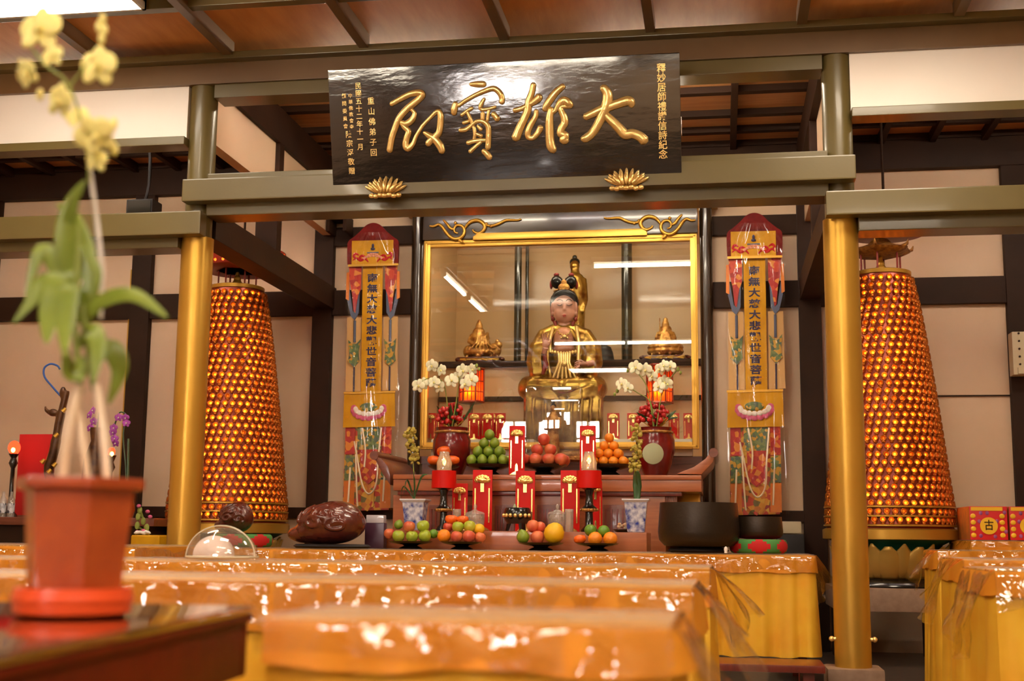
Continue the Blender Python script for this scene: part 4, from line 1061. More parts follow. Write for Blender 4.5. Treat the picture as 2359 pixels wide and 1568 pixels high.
for pxc, kind, r_, rows, lab, grp, pl_lab, sq in (
        (1127, 'mango', 0.040, [4, 3, 2, 1], 'green oval fruit in the pyramid on the upper altar table', 'green fruit heaped left of the acrylic box', 'dark footed dish under the pyramid of green fruit', 1),
        (1252, 'apple', 0.047, [4, 2, 1], 'red apple in the heap before the clear acrylic box', 'red apples heaped before the acrylic box', 'dark footed dish under the heap of red apples', 1),
        (1403, 'orange', 0.036, [4, 3, 2, 1], 'orange in the pyramid on the upper altar table', 'oranges heaped right of the acrylic box', 'dark footed dish under the pyramid of oranges', 1)):
    c = at(pxc, 1078, PY); plate(c.x, PY, UT, 0.175, 0.085, pl_lab)
    pyramid(c.x, PY, UT+0.072, kind, r_, rows, lab, grp)
# oranges behind the left candle lamp
PY2 = 9.28
c = at(1022, 1085, PY2); plate(c.x, PY2, UT, 0.12, 0.07, 'small dark dish of persimmons behind the left candle lamp')
for a, b in ((1000, 1060), (1043, 1060), (1022, 1040), (1022, 1062)):
    p = at(a, b, PY2); p.z = max(p.z, UT+0.1); fruit('persimmon', p, 0.05, 'persimmon on the small dish behind the left candle lamp', 'persimmons behind the left candle lamp')

# big red tablets on the upper table
for px, t_, b_, nm in ((1190, 980, 1092, 'left'), (1354, 980, 1086, 'right')):
    Y = 9.22; c = at(px, b_, Y); h = at(px, t_, Y).z-UT
    tablet((c.x, Y, UT), 37*Y/FPX, h, 'tall red tablet on the upper altar table, %s of the clear acrylic box' % nm)

# ================================================================== LOWER ALTAR TABLE
LY = 8.55
lx0, lx1 = at(845, 1240, LY).x, at(1490, 1240, LY).x; LT = at(1170, 1223, LY).z
o = thing('low_altar_table', ((lx0+lx1)/2, LY+0.25, 0), 'plain pinkish wooden offering table in front of the upper altar table', 'table')
q = MB(); q.box(lx0, lx1, LY, LY+0.5, LT-0.14, LT); q.build('top', M['altar_wood'], o, bevel=0.006)
for sx in (lx0+0.05, lx1-0.05):
    for sy in (LY+0.05, LY+0.45):
        q = MB(); q.box(sx-0.035, sx+0.035, sy-0.035, sy+0.035, 0, LT-0.14); q.build('leg', M['altar_wood'], o)
# red tablets of the lower tier
TYb = 8.98
for px, w_, t_, lab in ((1058, 36, 1113, 'short red tablet on the low altar table just right of the left candle lamp'), (1110, 46, 1082, 'wide red tablet on the low altar table left of the incense burner'),
                        (1209, 45, 1084, 'red tablet with glaring gilt head behind the black incense burner'), (1313, 44, 1083, 'wide red tablet on the low altar table left of the right candle lamp'),
                        (1372, 30, 1108, 'narrow red tablet half hidden behind the right candle lamp')):
    c = at(px, 1215, TYb); h = at(px, t_, TYb).z-LT
    tablet((c.x, TYb, LT), w_*TYb/FPX, h, lab)
# candle lamps
def candle_lamp(px, label, flame):
    Y = 8.72; k = Y/FPX; c = at(px, 1212, Y); zz = lambda y: at(px, y, Y).z
    o = thing('candle_lamp', (c.x, Y, LT), label, 'candle lamp')
    q = MB(); q.lathe([(0.058, LT), (0.055, LT+0.015), (0.03, LT+0.04), (0.026, zz(1180)), (0.05, zz(1176)), (0.055, zz(1170)), (0.03, zz(1163)), (0.025, zz(1140)), (0.034, zz(1128)), (0.06, zz(1124))], (c.x, Y, 0), 24); q.build('stand', M['black'], o, smooth=50)
    q = MB(); q.lathe([(0.052, zz(1178)), (0.058, zz(1174)), (0.052, zz(1170))], (c.x, Y, 0), 24)
    for i in range(8): a = 2*PI*i/8; q.ell((c.x+0.056*math.cos(a), Y+0.056*math.sin(a), zz(1174)), 0.010, 8)
    q.build('gilt_knop', M['gold_dull'], o)
    q = MB(); q.lathe([(29*k, zz(1124)), (28.5*k, zz(1084)), (26.5*k, zz(1084)), (26.5*k, zz(1120))], (c.x, Y, 0), 36, caps=False)
    q.lathe([(0.001, zz(1122)), (28.5*k, zz(1122))], (c.x, Y, 0), 36, caps=False); q.build('red_cup', M['red'], o, smooth=40)
    g = 0.052
    q = MB(); q.lathe([(g, zz(1086)), (g*1.05, zz(1066)), (g*0.7, zz(1048)), (g*0.62, zz(1040)), (g*0.58, zz(1040)), (g*0.66, zz(1048)), (g*1.0, zz(1066)), (g*0.94, zz(1086))], (c.x, Y, 0), 24, caps=False); q.build('glass_chimney', M['glass_jar'], o, smooth=60)
    q = MB(); q.lathe([(g*0.8, zz(1122)), (g*0.8, zz(1080)), (0.001, zz(1080))], (c.x, Y, 0), 20); q.build('oil', M['yellow_fruit'], o)
    q = MB(); f = zz(1060) if flame else zz(1064); q.ell((c.x, Y, f), (0.013, 0.013, 0.022), 10); q.build('flame', M['candle_glow'], o)
candle_lamp(1021, 'left candle lamp with red cup on a black and gold stem', False)
candle_lamp(1357, 'right candle lamp with red cup and bright flame under glass', True)
# incense burner
Y = 8.7; c = at(1192, 1216, Y); k = Y/FPX
o = thing('incense_burner', (c.x, Y, LT), 'round black incense burner with gold dots in the middle of the low altar table', 'incense burner')
zz = lambda y: at(1192, y, Y).z
q = MB(); q.lathe([(24*k, zz(1206)), (31*k, zz(1196)), (33*k, zz(1184)), (29*k, zz(1172)), (27*k, zz(1169)), (24*k, zz(1169)), (22*k, zz(1176))], (c.x, Y, 0), 32); q.build('bowl', M['black'], o, smooth=50)
for i in range(3):
    a = -PI/2+2*PI*i/3+0.5; q = MB(); q.tube([(c.x+math.cos(a)*20*k, Y+math.sin(a)*20*k, zz(1204)), (c.x+math.cos(a)*25*k, Y+math.sin(a)*25*k, LT)], [0.016, 0.011], 8); q.build('leg', M['black'], o)
for i in range(-3, 4):
    a = -PI/2+i*0.36; q = MB(); q.ell((c.x+math.cos(a)*33*k, Y+math.sin(a)*33*k, zz(1187)), (0.014, 0.014, 0.014), 10); q.build('gold_dot', M['gold_leaf'], o)
q = MB(); q.lathe([(0.02, zz(1172)), (0.012, zz(1166)), (0.004, zz(1160))], (c.x-0.02, Y, 0), 12); q.build('ash_knob', M['seal_green'], o)
# lidded glass jars
for px, nm in ((1094, 'left'), (1284, 'right')):
    Y = 8.66; c = at(px, 1215, Y); k = Y/FPX; zz = lambda y: at(px, y, Y).z
    o = thing('glass_jar', (c.x, Y, LT), 'lidded clear glass jar on the low altar table, %s of the incense burner' % nm, 'jar')
    q = MB(); q.lathe([(15*k, LT), (22*k, zz(1206)), (23*k, zz(1190)), (22*k, zz(1184)), (21*k, zz(1184)), (21*k, zz(1205)), (14*k, LT+0.01)], (c.x, Y, 0), 28); q.build('bowl', M['glass_jar'], o, smooth=50)
    q = MB(); q.lathe([(23*k, zz(1184)), (21*k, zz(1180)), (8*k, zz(1176)), (3*k, zz(1172)), (5*k, zz(1166)), (2*k, zz(1160))], (c.x, Y, 0), 28); q.build('lid', M['glass_jar'], o, smooth=50)
# orange candle sticks
for px, nm in ((1052, 'left'), (1311, 'right')):
    Y = 8.64; c = at(px, 1215, Y); k = Y/FPX; z1_ = at(px, 1172, Y).z
    o = thing('wax_candle', (c.x, Y, LT), 'thick orange candle in a glass beside the %s candle lamp' % nm, 'candle')
    q = MB(); q.cyl((c.x, Y, LT+0.004), (c.x, Y, z1_-0.02), 9*k, n=20); q.build('wax', M['orange_satin'], o)
    q = MB(); q.lathe([(10*k, LT), (10.5*k, z1_), (9.6*k, z1_), (9.4*k, LT+0.004)], (c.x, Y, 0), 20); q.build('glass', M['glass_jar'], o, smooth=40)
# blue and white pots with small orchids
def pot(px, label, disp, fl, seed):
    Y = 8.62; c = at(px, 1210, Y); k = Y/FPX; zz = lambda y: at(px, y, Y).z; r2 = random.Random(seed)
    o = thing('potted_orchid', (c.x, Y, LT), label, 'potted plant')
    q = MB(); q.lathe([(27*k, LT), (28*k, LT+0.01), (37*k, zz(1154))], (c.x, Y, 0), 4, rot=Matrix.Rotation(PI/4, 3, 'Z'))
    q.build('pot', M['porcelain'], o, smooth=0, bevel=0.01)
    q = MB(); q.lathe([(37*k*1.0, zz(1157)), (44*k, zz(1152)), (44*k, zz(1149)), (36*k, zz(1150))], (c.x, Y, 0), 4, rot=Matrix.Rotation(PI/4, 3, 'Z')); q.build('rim', M['porcelain_rim'], o, smooth=0, bevel=0.004)
    q = MB()
    if disp == 'thick':
        for s in (-3, 0, 4, 7): q.tube(smooth_path([tuple(at(px+s*0.6, 1150, Y)), tuple(at(px+s, 1120, Y)), tuple(at(px+s*0.4, 1085, Y-0.01*s))], 4), [0.012]*4+[0.016]*4+[0.006], 8)
        q.build('canes', M['leaf_dark'], o, smooth=60)
    else:
        for ex, ey, mx, my in ((930, 1140, 938, 1105), (985, 1092, 970, 1100), (952, 1085, 955, 1115), (922, 1150, 930, 1120)):
            q.tube(smooth_path([tuple(at(px-2, 1150, Y)), tuple(at(mx, my, Y-0.02)), tuple(at(ex, ey, Y-0.05))], 6), [0.006]*3+[0.012]*6+[0.006, 0.005, 0.004, 0.002], 6, flat=0.3)
        q.build('leaves', M['leaf_dark'], o, smooth=60)
    pth = [tuple(at(a, b, Y-0.01)) for a, b in fl]
    q = MB(); q.tube(smooth_path([tuple(at(px, 1150, Y))]+pth, 5), 0.0035, 6); q.build('flower_stem', M['stem'], o, smooth=60)
    sp = smooth_path(pth, 6); q = MB()
    for i, p in enumerate(sp):
        for j in range(4):
            pp = (p[0]+r2.uniform(-.035, .035), p[1]+r2.uniform(-.03, .02), p[2]+r2.uniform(-.02, .02))
            q.ell(pp, (r2.uniform(.008, .018), 0.006, r2.uniform(.008, .016)), 8, rot=Matrix.Rotation(r2.uniform(0, 3), 3, 'Y'))
    q.build('blossoms', M['yellow_spray'], o, smooth=60)
M['yellow_spray'] = mat('olive_yellow_petal', (176, 160, 52), 0.5, var=(150, 120, 40), var_scale=30)
pot(956, 'blue and white pot with arching leaves at the left end of the low altar table', 'arch', [(952, 1060), (954, 1035), (943, 1005), (945, 992)], 2)
pot(1466, 'blue and white pot of upright green canes, right end of low altar table', 'thick', [(1462, 1080), (1464, 1050), (1470, 1020), (1462, 985)], 4)
# tray of wrapped sweets
Y = 8.64; c = at(1443, 1217, Y); k = Y/FPX
o = thing('sweets_tray', (c.x, Y, LT), 'black tray of wrapped sweets before the right blue and white pot', 'tray')
q = MB(); q.lathe([(22*k, LT), (31*k, LT+0.02), (30*k, LT+0.02), (21*k, LT+0.006)], (c.x, Y, 0), 28, sy=0.7); q.build('tray', M['black'], o)
q = MB(); r2 = random.Random(8)
for i in range(26): a = r2.uniform(0, 6.3); rr = r2.uniform(0, 24)*k; q.ell((c.x+math.cos(a)*rr, Y+math.sin(a)*rr*0.6, LT+0.028+r2.uniform(0, .03)), (0.014, 0.010, 0.010), 6)
s_ = q.build('sweets', mat('sweets', (214, 196, 170), 0.25, var=(200, 130, 60), var_scale=40), o); s_['kind'] = 'stuff'
# ================================================================== PAGODA LAMPS (towers of tiny lit niches)
def niche_template():
    q = MB()
    q.lathe([(0.023, 0.0), (0.0255, 0.014), (0.020, 0.027), (0.0155, 0.018), (0.011, 0.002)], (0, 0, 0.006), 8, caps=False, rot=Matrix.Rotation(PI/2, 3, 'X'))
    q.ell((0, -0.010, -0.018), (0.017, 0.014, 0.013), 6, m=4)
    q.mi = 1; q.ell((0, -0.005, 0.006), 0.0095, 6, m=4)
    me = bpy.data.meshes.new('niche'); bmesh.ops.recalc_face_normals(q.bm, faces=q.bm.faces); q.bm.to_mesh(me); q.bm.free()
    me.materials.append(M['niche_gold']); me.materials.append(M['bulb_amber'])
    for p in me.polygons: p.use_smooth = True
    return me
M['niche_gold'] = mat('niche_gilt', (226, 132, 48), 0.22, 0.7)
M['canopy_red'] = mat('canopy_red', (150, 40, 24), 0.4)
NT = niche_template()
NV = [v.co.copy() for v in NT.vertices]; NF = [(tuple(p.vertices), p.material_index) for p in NT.polygons]
PROF = [(0.452, 0.86), (0.452, 0.93), (0.437, 0.95), (0.432, 1.10), (0.406, 1.305), (0.372, 1.62), (0.335, 1.939), (0.288, 2.30), (0.246, 2.588), (0.205, 2.79)]
def prof_r(z):
    for (r0, z0), (r1, z1) in zip(PROF, PROF[1:]):
        if z0 <= z <= z1: return r0+(r1-r0)*(z-z0)/(z1-z0)
    return PROF[-1][0]
def pagoda(cx, cy, side, s=1.0, single_ang=None):
    o = thing('pagoda_lamp', (cx, cy, 0.525), 'tall tapering tower lamp of hundreds of tiny amber-lit niches, behind the %s gold pillar' % side, 'lamp')
    q = MB(); q.lathe([(r*s, z) for r, z in PROF], (cx, cy, 0), 56); q.build('tower', M['pagoda_red'], o, smooth=60)
    q = MB()
    for z in (0.955, 1.02, 1.085): r = prof_r(z)*s; q.lathe([(r+0.002, z-0.009), (r+0.030, z-0.005), (r+0.030, z+0.005), (r+0.002, z+0.009)], (cx, cy, 0), 56, caps=False)
    q.lathe([(0.445*s, 0.855), (0.475*s, 0.86), (0.475*s, 0.925), (0.455*s, 0.935)], (cx, cy, 0), 56); q.build('gold_band', M['gold_paint'], o, smooth=50)
    V = []; F = []; MIX = []; singles = []
    z = 0.99; row = 0; face = math.atan2(-cy, -cx)      # towards the middle of the hall
    while z < 2.76:
        r = prof_r(z)*s; n = max(16, round(2*PI*r/0.056)); slope = math.atan2(prof_r(z)-prof_r(min(z+0.06, 2.78)), 0.06)
        for i in range(n):
            a = 2*PI*(i+(0.5 if row % 2 else 0))/n
            da = (a-face+PI) % (2*PI)-PI
            if abs(da) > 2.1: continue
            rot = Matrix.Rotation(a+PI/2, 4, 'Z') @ Matrix.Rotation(-slope, 4, 'X')
            mtx = Matrix.Translation((cx+math.cos(a)*(r-0.002), cy+math.sin(a)*(r-0.002), z)) @ rot
            if single_ang[0] < da < single_ang[1] and len(singles) < 100 and 4 <= row < 29: singles.append(mtx); continue
            b0 = len(V)
            for v in NV: V.append(mtx @ v)
            for f, mi in NF: F.append([b0+k for k in f]); MIX.append(mi)
        z += 0.0565; row += 1
    me = bpy.data.meshes.new('niches'); off = Vector((cx, cy, 0.525))
    me.from_pydata([tuple(v-off) for v in V], [], F)
    me.polygons.foreach_set('material_index', MIX); me.polygons.foreach_set('use_smooth', [True]*len(F))
    me.materials.append(M['niche_gold']); me.materials.append(M['bulb_amber'])
    ob = bpy.data.objects.new('remaining_niches', me); COL.objects.link(ob); ob.parent = o; ob['kind'] = 'stuff'
    for mtx in singles:
        c = bpy.data.objects.new('niche', NT); COL.objects.link(c); c.parent = o
        mm = mtx.copy(); mm.translation = mm.translation-off; c.matrix_local = mm
    zt = 2.79
    q = MB(); q.lathe([(0.195*s, zt-0.005), (0.215*s, zt), (0.215*s, zt+0.028), (0.19*s, zt+0.036)], (cx, cy, 0), 40); q.build('gold_cap', M['gold_paint'], o, smooth=50)
    for i in range(6):
        a = 2*PI*i/6+0.25; q = MB(); q.cyl((cx+0.15*math.cos(a), cy+0.15*math.sin(a), zt+0.03), (cx+0.15*math.cos(a), cy+0.15*math.sin(a), zt+0.185), 0.007, n=8); q.build('pavilion_post', M['canopy_red'], o)
    q = MB(); n = 6
    def wob(a, k): return 1.0+ (0.0 if k > 2 else 0.16*abs(math.cos(3*(a-0.25)))**4)
    q.lathe([(0.15, zt+0.165), (0.19, zt+0.185), (0.205, zt+0.20), (0.15, zt+0.225), (0.10, zt+0.245), (0.085, zt+0.255), (0.06, zt+0.285), (0.02, zt+0.30)], (cx, cy, 0), 36, wob=wob)
    for i in range(6):
        a = 2*PI*i/6+0.25; q.tube([(cx+0.2*math.cos(a), cy+0.2*math.sin(a), zt+0.20), (cx+0.245*math.cos(a), cy+0.245*math.sin(a), zt+0.215), (cx+0.255*math.cos(a), cy+0.255*math.sin(a), zt+0.245)], [0.016, 0.012, 0.004], 6)
    q.build('pavilion_roof', M['gold_dull'], o, smooth=50)
    q = MB(); q.ell((cx, cy, zt+0.06), (0.045, 0.04, 0.035), 12); q.ell((cx, cy, zt+0.10), (0.03, 0.026, 0.035), 12); q.ell((cx, cy, zt+0.145), (0.017, 0.017, 0.02), 10)
    blob(q, 'seated_figure', M['gold_frame'], o, voxel=0.007, it=2)
    # lotus base
    q = MB(); q.lathe([(0.27*s, 0.57), (0.28*s, 0.66), (0.31*s, 0.76), (0.36*s, 0.82), (0.44*s, 0.86)], (cx, cy, 0), 48); q.build('lotus_core', M['teal'], o, smooth=60)
    q = MB(); nP = 12
    for layer in (0, 1):
        for i in range(nP):
            a0 = 2*PI*(i+0.5*layer)/nP+0.1
            def pet(ii, jj, a0=a0, layer=layer):
                t = jj*(1.0 if layer == 0 else 0.92)+0.0; w = 0.27*math.sin(PI*(0.16+0.80*t))**0.8*(1 if t < 0.6 else 1-0.75*((t-0.6)/0.4)**1.6)
                aa = a0+w*(ii-0.5)*1.9; bulge = 0.035*math.sin(PI*t)*(1-(2*ii-1)**2)
                r_ = (0.285+0.115*t**0.8+bulge+(0.012 if layer else 0.0)+0.02*max(0, t-0.75)/0.25)*s
                return Vector((cx+r_*math.cos(aa), cy+r_*math.sin(aa), 0.575+0.255*t))
            q.grid(pet, 7, 9)
    q.build('lotus_petals', M['lotus_gold'], o, smooth=60, solid=0.010)
    q = MB(); q.lathe([(0.36*s, 0.525), (0.37*s, 0.535), (0.36*s, 0.56), (0.32*s, 0.585)], (cx, cy, 0), 48); q.build('black_ring', M['black'], o, smooth=50)
    # stone bench below
    t = thing('stone_plinth', (cx, cy, 0), 'low pinkish stone bench carrying the %s tower lamp' % side, 'bench')
    q = MB(); q.box(cx-0.43, cx+0.41, cy-0.5, cy+0.5, 0.37, 0.525); q.build('slab', M['stone'], t, bevel=0.012)
    for sx in (-1, 1):
        for sy in (-1, 1): q = MB(); q.box(cx+sx*0.33-0.06, cx+sx*0.33+0.06, cy+sy*0.42-0.06, cy+sy*0.42+0.06, 0, 0.37); q.build('leg', M['dark'], t)
pagoda(1.203, 9.62, 'right', 1.0, (-0.3, 0.75))
pagoda(-3.845, 9.62, 'left', 1.03, (-0.35, 0.7))
# lamp-studded canopies hung above the towers
for cx, zz_, r_, nm in ((1.24, 3.112, 0.30, 'right'), (-3.80, 2.955, 0.34, 'left')):
    o = thing('canopy', (cx, 9.62, zz_), 'round red canopy with amber lamps hanging over the %s tower lamp' % nm, 'canopy')
    q = MB(); q.lathe([(r_*0.97, zz_), (r_, zz_+0.01), (r_, zz_+0.15), (r_*0.8, zz_+0.17), (0.02, zz_+0.2)], (cx, 9.62, 0), 40); q.build('drum', M['canopy_red'], o, smooth=50)
    q = MB(); q.cyl((cx, 9.62, zz_+0.19), (cx, 9.62, 4.1), 0.01, n=8); q.build('hanging_rod', M['dark'], o)
    q = MB()
    for k in range(3):
        for i in range(30):
            a = 2*PI*(i+0.5*k)/30; q.ell((cx+r_*math.cos(a), 9.62+r_*math.sin(a), zz_+0.03+0.045*k), 0.012, 6, m=4)
    q.build('amber_lamps', M['canopy_bulb'], o) if False else q.build('amber_lamps', emit_mat('canopy_bulb_'+nm, (255, 92, 22), 2.2), o)

# ================================================================== LONG EMBROIDERED BANNERS
def banner(fx, Y, label):
    def P(u_, v_, d=0.0):
        a, b = fx(u_, v_); p = at(a, b, Y-d); return p
    top = P(0, 0); o = thing('temple_banner', (top.x, Y, P(0, 665).z), label, 'banner')
    def flat(name, poly, m, d, th=0.008, parent=None):
        q = MB(); pts = [P(a, b, d) for a, b in poly]
        q.prism([(p.x, p.z) for p in pts], Y-d-th, Y-d); return q.build(name, m, parent or o, smooth=0)
    # cap
    cap = smooth_path([(-58, 94), (-59, 60), (-57, 42), (-45, 32), (-30, 19), (-16, 5), (0, 0), (16, 5), (30, 19), (45, 32), (57, 42), (59, 60), (58, 94)], 4)
    flat('cap', cap, M['embroidery_red'] if False else M['red_cap'], 0.0, 0.03)
    hb = flat('headboard', [(-50, 94), (-50, 39), (45, 39), (45, 94)], M['yellow_satin'], 0.03, 0.008)
    for s in (-1, 1):
        for pth in ([(10, 88), (18, 80), (28, 84), (38, 78), (46, 84)], [(14, 79), (24, 73), (30, 78), (24, 82)], [(32, 72), (40, 68), (44, 75), (37, 77)]):
            q = MB(); n = 4*(len(pth)-1)+1; q.tube(smooth_path([tuple(P(s*a-2, b, 0.042)) for a, b in pth], 4), [0.011*math.sin(PI*(0.12+0.8*k/(n-1))) for k in range(n)], 6, flat=0.4, up=(0, -1, 0)); q.build('red_cloud', M['red_cloth'], hb)
    q = MB()
    for i in range(9): a = PI*i/8; q.ell(P(-2-20*math.cos(a), 80-6*math.sin(a), 0.043), (0.014, 0.004, 0.010), 8)
    for i in range(5): q.ell(P(-2-10+5*i, 72-3*math.sin(PI*i/4), 0.045), (0.012, 0.004, 0.010), 8)
    q.build('pale_lotus', M['pink_pale'], hb)
    q = MB(); q.obox(P(-2, 66.5, 0.045), (0.10, 0.006, 0.009)); q.build('pale_plinth', M['blue_thread'], hb)
    q = MB(); q.ell(P(-2, 58, 0.05), (0.020, 0.006, 0.013), 8); q.ell(P(-2, 51, 0.05), (0.011, 0.006, 0.020), 8); q.build('dark_jewel', M['navy'], hb)
    flat('gold_cord', [(-58, 98), (-58, 93), (58, 93), (58, 98)], M['gold_frame'], 0.045, 0.01)
    # middle strip with calligraphy
    stp = flat('middle_strip', [(-24, 390), (-24, 97), (22, 97), (22, 390)], M['yellow_satin'], 0.012)
    q = MB(); txt = '\u5357\u7121\u5927\u6148\u5927\u60b2\u89c0\u4e16\u97f3\u83e9\u85a9'
    for i, ch in enumerate(txt):
        v_ = 126+(368-126)*i/10; c = P(-2, v_, 0.021); s_ = 0.082
        q.add_mesh(text_mesh(ch, 1.0, 0.02, 0.03), Matrix.Translation(c) @ FRONT @ Matrix.Diagonal((s_*1.12, s_*0.92, 0.08, 1)))
    q.build('calligraphy', M['navy'], stp, smooth=0)
    for s in (-1, 1):
        flat('red_streamer', [(s*27, 97), (s*56, 97), (s*54, 130), (s*48, 160), (s*44, 200), (s*40, 205), (s*34, 165), (s*28, 150)], M['embroidery_red'], 0.016)
        flat('orange_streamer', [(s*54, 110), (s*61, 112), (s*62, 172), (s*55, 176)], M['orange_satin'], 0.010)
        flat('blue_streamer', [(s*30, 150), (s*36, 165), (s*40, 205), (s*46, 200), (s*54, 150), (s*58, 178), (s*50, 212), (s*41, 222), (s*32, 205)], M['blue_thread'], 0.008)
        q = MB(); q.tube([P(s*41, 222, 0.012), P(s*41, 272, 0.012)], 0.011, 6); q.build('blue_cord', M['blue_thread'], o)
        flat('green_tassel', [(s*55, 266), (s*52, 300), (s*55, 316), (s*41, 330), (s*29, 316), (s*31, 296), (s*27, 266), (s*36, 276), (s*46, 276)], M['embroidery_green'], 0.014)
        q = MB(); q.tube([P(s*41, 330, 0.012), P(s*41, 392, 0.012)], 0.007, 6); q.build('thin_cord', M['navy'], o)
        flat('side_strip', [(s*25, 385), (s*60, 385), (s*58, 215), (s*26, 215)], M['pale_strip'], 0.0, 0.005)
    pn = flat('lotus_panel', [(-64, 468), (-62, 387), (54, 387), (56, 468)], M['yellow_satin'], 0.026)
    flat('panel_edge', [(-64, 391), (-64, 386), (55, 386), (55, 391)], M['gold_frame'], 0.036, 0.004, pn)
    q = MB(); q.ell(P(-6, 422, 0.04), (0.075, 0.006, 0.036), 16); q.build('green_pod', M['embroidery_green'], pn)
    q = MB()
    for i in range(9): a = PI*i/8; q.ell(P(-6-30*math.cos(a), 426+12*math.sin(a), 0.046), (0.024, 0.006, 0.021), 8, rot=Matrix.Rotation(-(a-PI/2)*0.7, 3, 'Y'))
    q.build('white_petals', M['white_cloth'], pn)
    q = MB()
    for i in range(11):
        a = -0.25+(PI+0.5)*i/10; q.ell(P(-6-35*math.cos(a), 428+19*math.sin(a), 0.042), (0.026, 0.006, 0.026), 8)
    q.build('pink_petals', M['pink'], pn)
    # skirt
    flat('skirt', [(-62, 660), (-58, 468), (48, 468), (44, 660)], M['embroidery_mix'], 0.0)
    for s, x0_, x1_ in ((-1, -58, -36), (1, 26, 48)):
        flat('red_side_band', [(x0_, 530), (x0_, 468), (x1_, 468), (x1_, 530)], M['embroidery_red'], 0.012)
        flat('blue_side_band', [(x0_-1, 590), (x0_, 532), (x1_, 532), (x1_, 590)], M['embroidery_green'], 0.010)
        flat('orange_side_band', [(x0_-2, 656), (x0_-1, 592), (x1_, 592), (x1_, 656)], M['orange_satin'], 0.010)
    flat('centre_embroidery', [(-30, 520), (-30, 468), (22, 468), (22, 520)], M['embroidery_green'], 0.013)
    flat('centre_tongue', [(-22, 585), (-24, 520), (16, 520), (14, 585), (-4, 600)], M['embroidery_red'], 0.015)
    flat('lower_tongue', [(-20, 650), (-20, 600), (10, 600), (10, 650), (-5, 662)], M['embroidery_mix'], 0.013)
    # clear sleeve with folds
    r2 = random.Random(int(top.x*100)); ph = [r2.uniform(0, 6) for _ in range(6)]
    def f(i, j):
        u_ = -64+128*i; v_ = 20+640*j
        if j < 0.12: u_ *= 0.45+0.55*math.sin(min(1, j/0.10)*PI/2)
        sag = 0.012*math.sin(9*i+ph[0]+2*j)+0.010*math.sin(17*i+ph[1]-5*j)+0.016*math.exp(-((i-0.5-0.22*math.cos(2.6*j+ph[2]))/0.035)**2)+0.014*math.exp(-((i-0.25-0.2*j)/0.03)**2)+0.014*math.exp(-((i-0.85+0.2*j)/0.03)**2)
        return P(u_, v_, 0.075+sag)
    q = MB(); q.grid(f, 40, 46); q.build('plastic_sleeve', M['film'], o, smooth=80)
    q = MB()
    for pth in ([(-20, 470), (-12, 520), (-14, 560)], [(24, 470), (18, 540), (14, 600), (-2, 622), (-18, 600), (-30, 540), (-38, 500)], [(-46, 560), (-50, 640)], [(34, 560), (30, 640)], [(-34, 530), (-30, 620), (-28, 650)]):
        q.tube([P(a, b, 0.10) for a, b in smooth_path(pth, 5)], 0.0075, 6)
    q.build('sleeve_glint', M['fold_glint'], o, smooth=60)  # pale tubes painting the bright glints along the film folds
M['pink_pale'] = mat('pale_pink_thread', (224, 150, 120), 0.6)
M['red_cap'] = mat('red_brocade', (122, 18, 14), 0.6, spec=0.2, var=(98, 14, 14), var_scale=16)
M['pale_strip'] = mat('pale_gold_cloth', (206, 164, 104), 0.6)
M['fold_glint'] = mat('painted_glint', (246, 226, 188), 0.12, coat=0.5)
M['canopy_bulb'] = M['bulb_amber']
banner(lambda u_, v_: (862+u_-v_*0.016, 515+v_-u_*0.025), 10.12, 'left long yellow and red embroidered banner in a clear sleeve, beside the shrine')
banner(lambda u_, v_: (1737+u_*1.09+v_*0.018, 492+v_*1.05-u_*0.025), 10.12, 'right long yellow and red embroidered banner in a clear sleeve, beside the shrine')

# ================================================================== LEFT SIDE ALTAR
q_ = thing('side_altar', (-5.35, 9.3, 0), 'dark wooden side altar against the left wall behind the yellow orchid', 'altar')
q = MB(); q.box(-6.3, -4.12, 8.9, 9.75, 0.90, 0.96); q.build('top', M['altar_dark'], q_, bevel=0.008)
q = MB(); q.box(-6.2, -4.2, 8.97, 9.7, 0, 0.90); q.build('body', M['dark'], q_)
c0 = at(47, 1000, 9.45); c1_ = at(122, 1090, 9.45)
o = thing('standing_board', ((c0.x+c1_.x)/2, 9.45, 0.96), 'plain red board standing on the left side altar', 'board')
q = MB(); q.box(c0.x, c1_.x, 9.44, 9.47, 0.975, c0.z); q.build('board', M['red_cloth'], o, bevel=0.004)
q = MB(); q.box(c0.x-0.03, c1_.x+0.03, 9.40, 9.52, 0.96, 0.98); q.build('foot', M['altar_dark'], o)
for px, py, r_, nm in ((33, 1031, 15, 'left'), (257, 1040, 9, 'right')):
    Y = 9.2; c = at(px, py, Y); k = Y/FPX
    o = thing('red_altar_lamp', (c.x, Y, 0.96), 'red glowing lotus lamp on a dark stand, %s of the red board' % nm, 'lamp')
    q = MB(); q.ell((c.x, Y, c.z), (r_*k, r_*k, r_*k*1.15), 14); q.build('red_globe', M['red_glow'], o)
    q = MB(); q.ell((c.x+0.015, Y-r_*k*0.85, c.z-0.02), (0.016, 0.016, 0.02), 10); q.build('flame', M['candle_glow'], o)
    q = MB(); q.lathe([(0.06, 0.96), (0.055, 0.98), (0.018, 1.02), (0.016, c.z-0.16), (0.035, c.z-0.12), (0.02, c.z-0.08), (0.04, c.z-r_*k)], (c.x, Y, 0), 16); q.build('stand', M['black'], o, smooth=50)
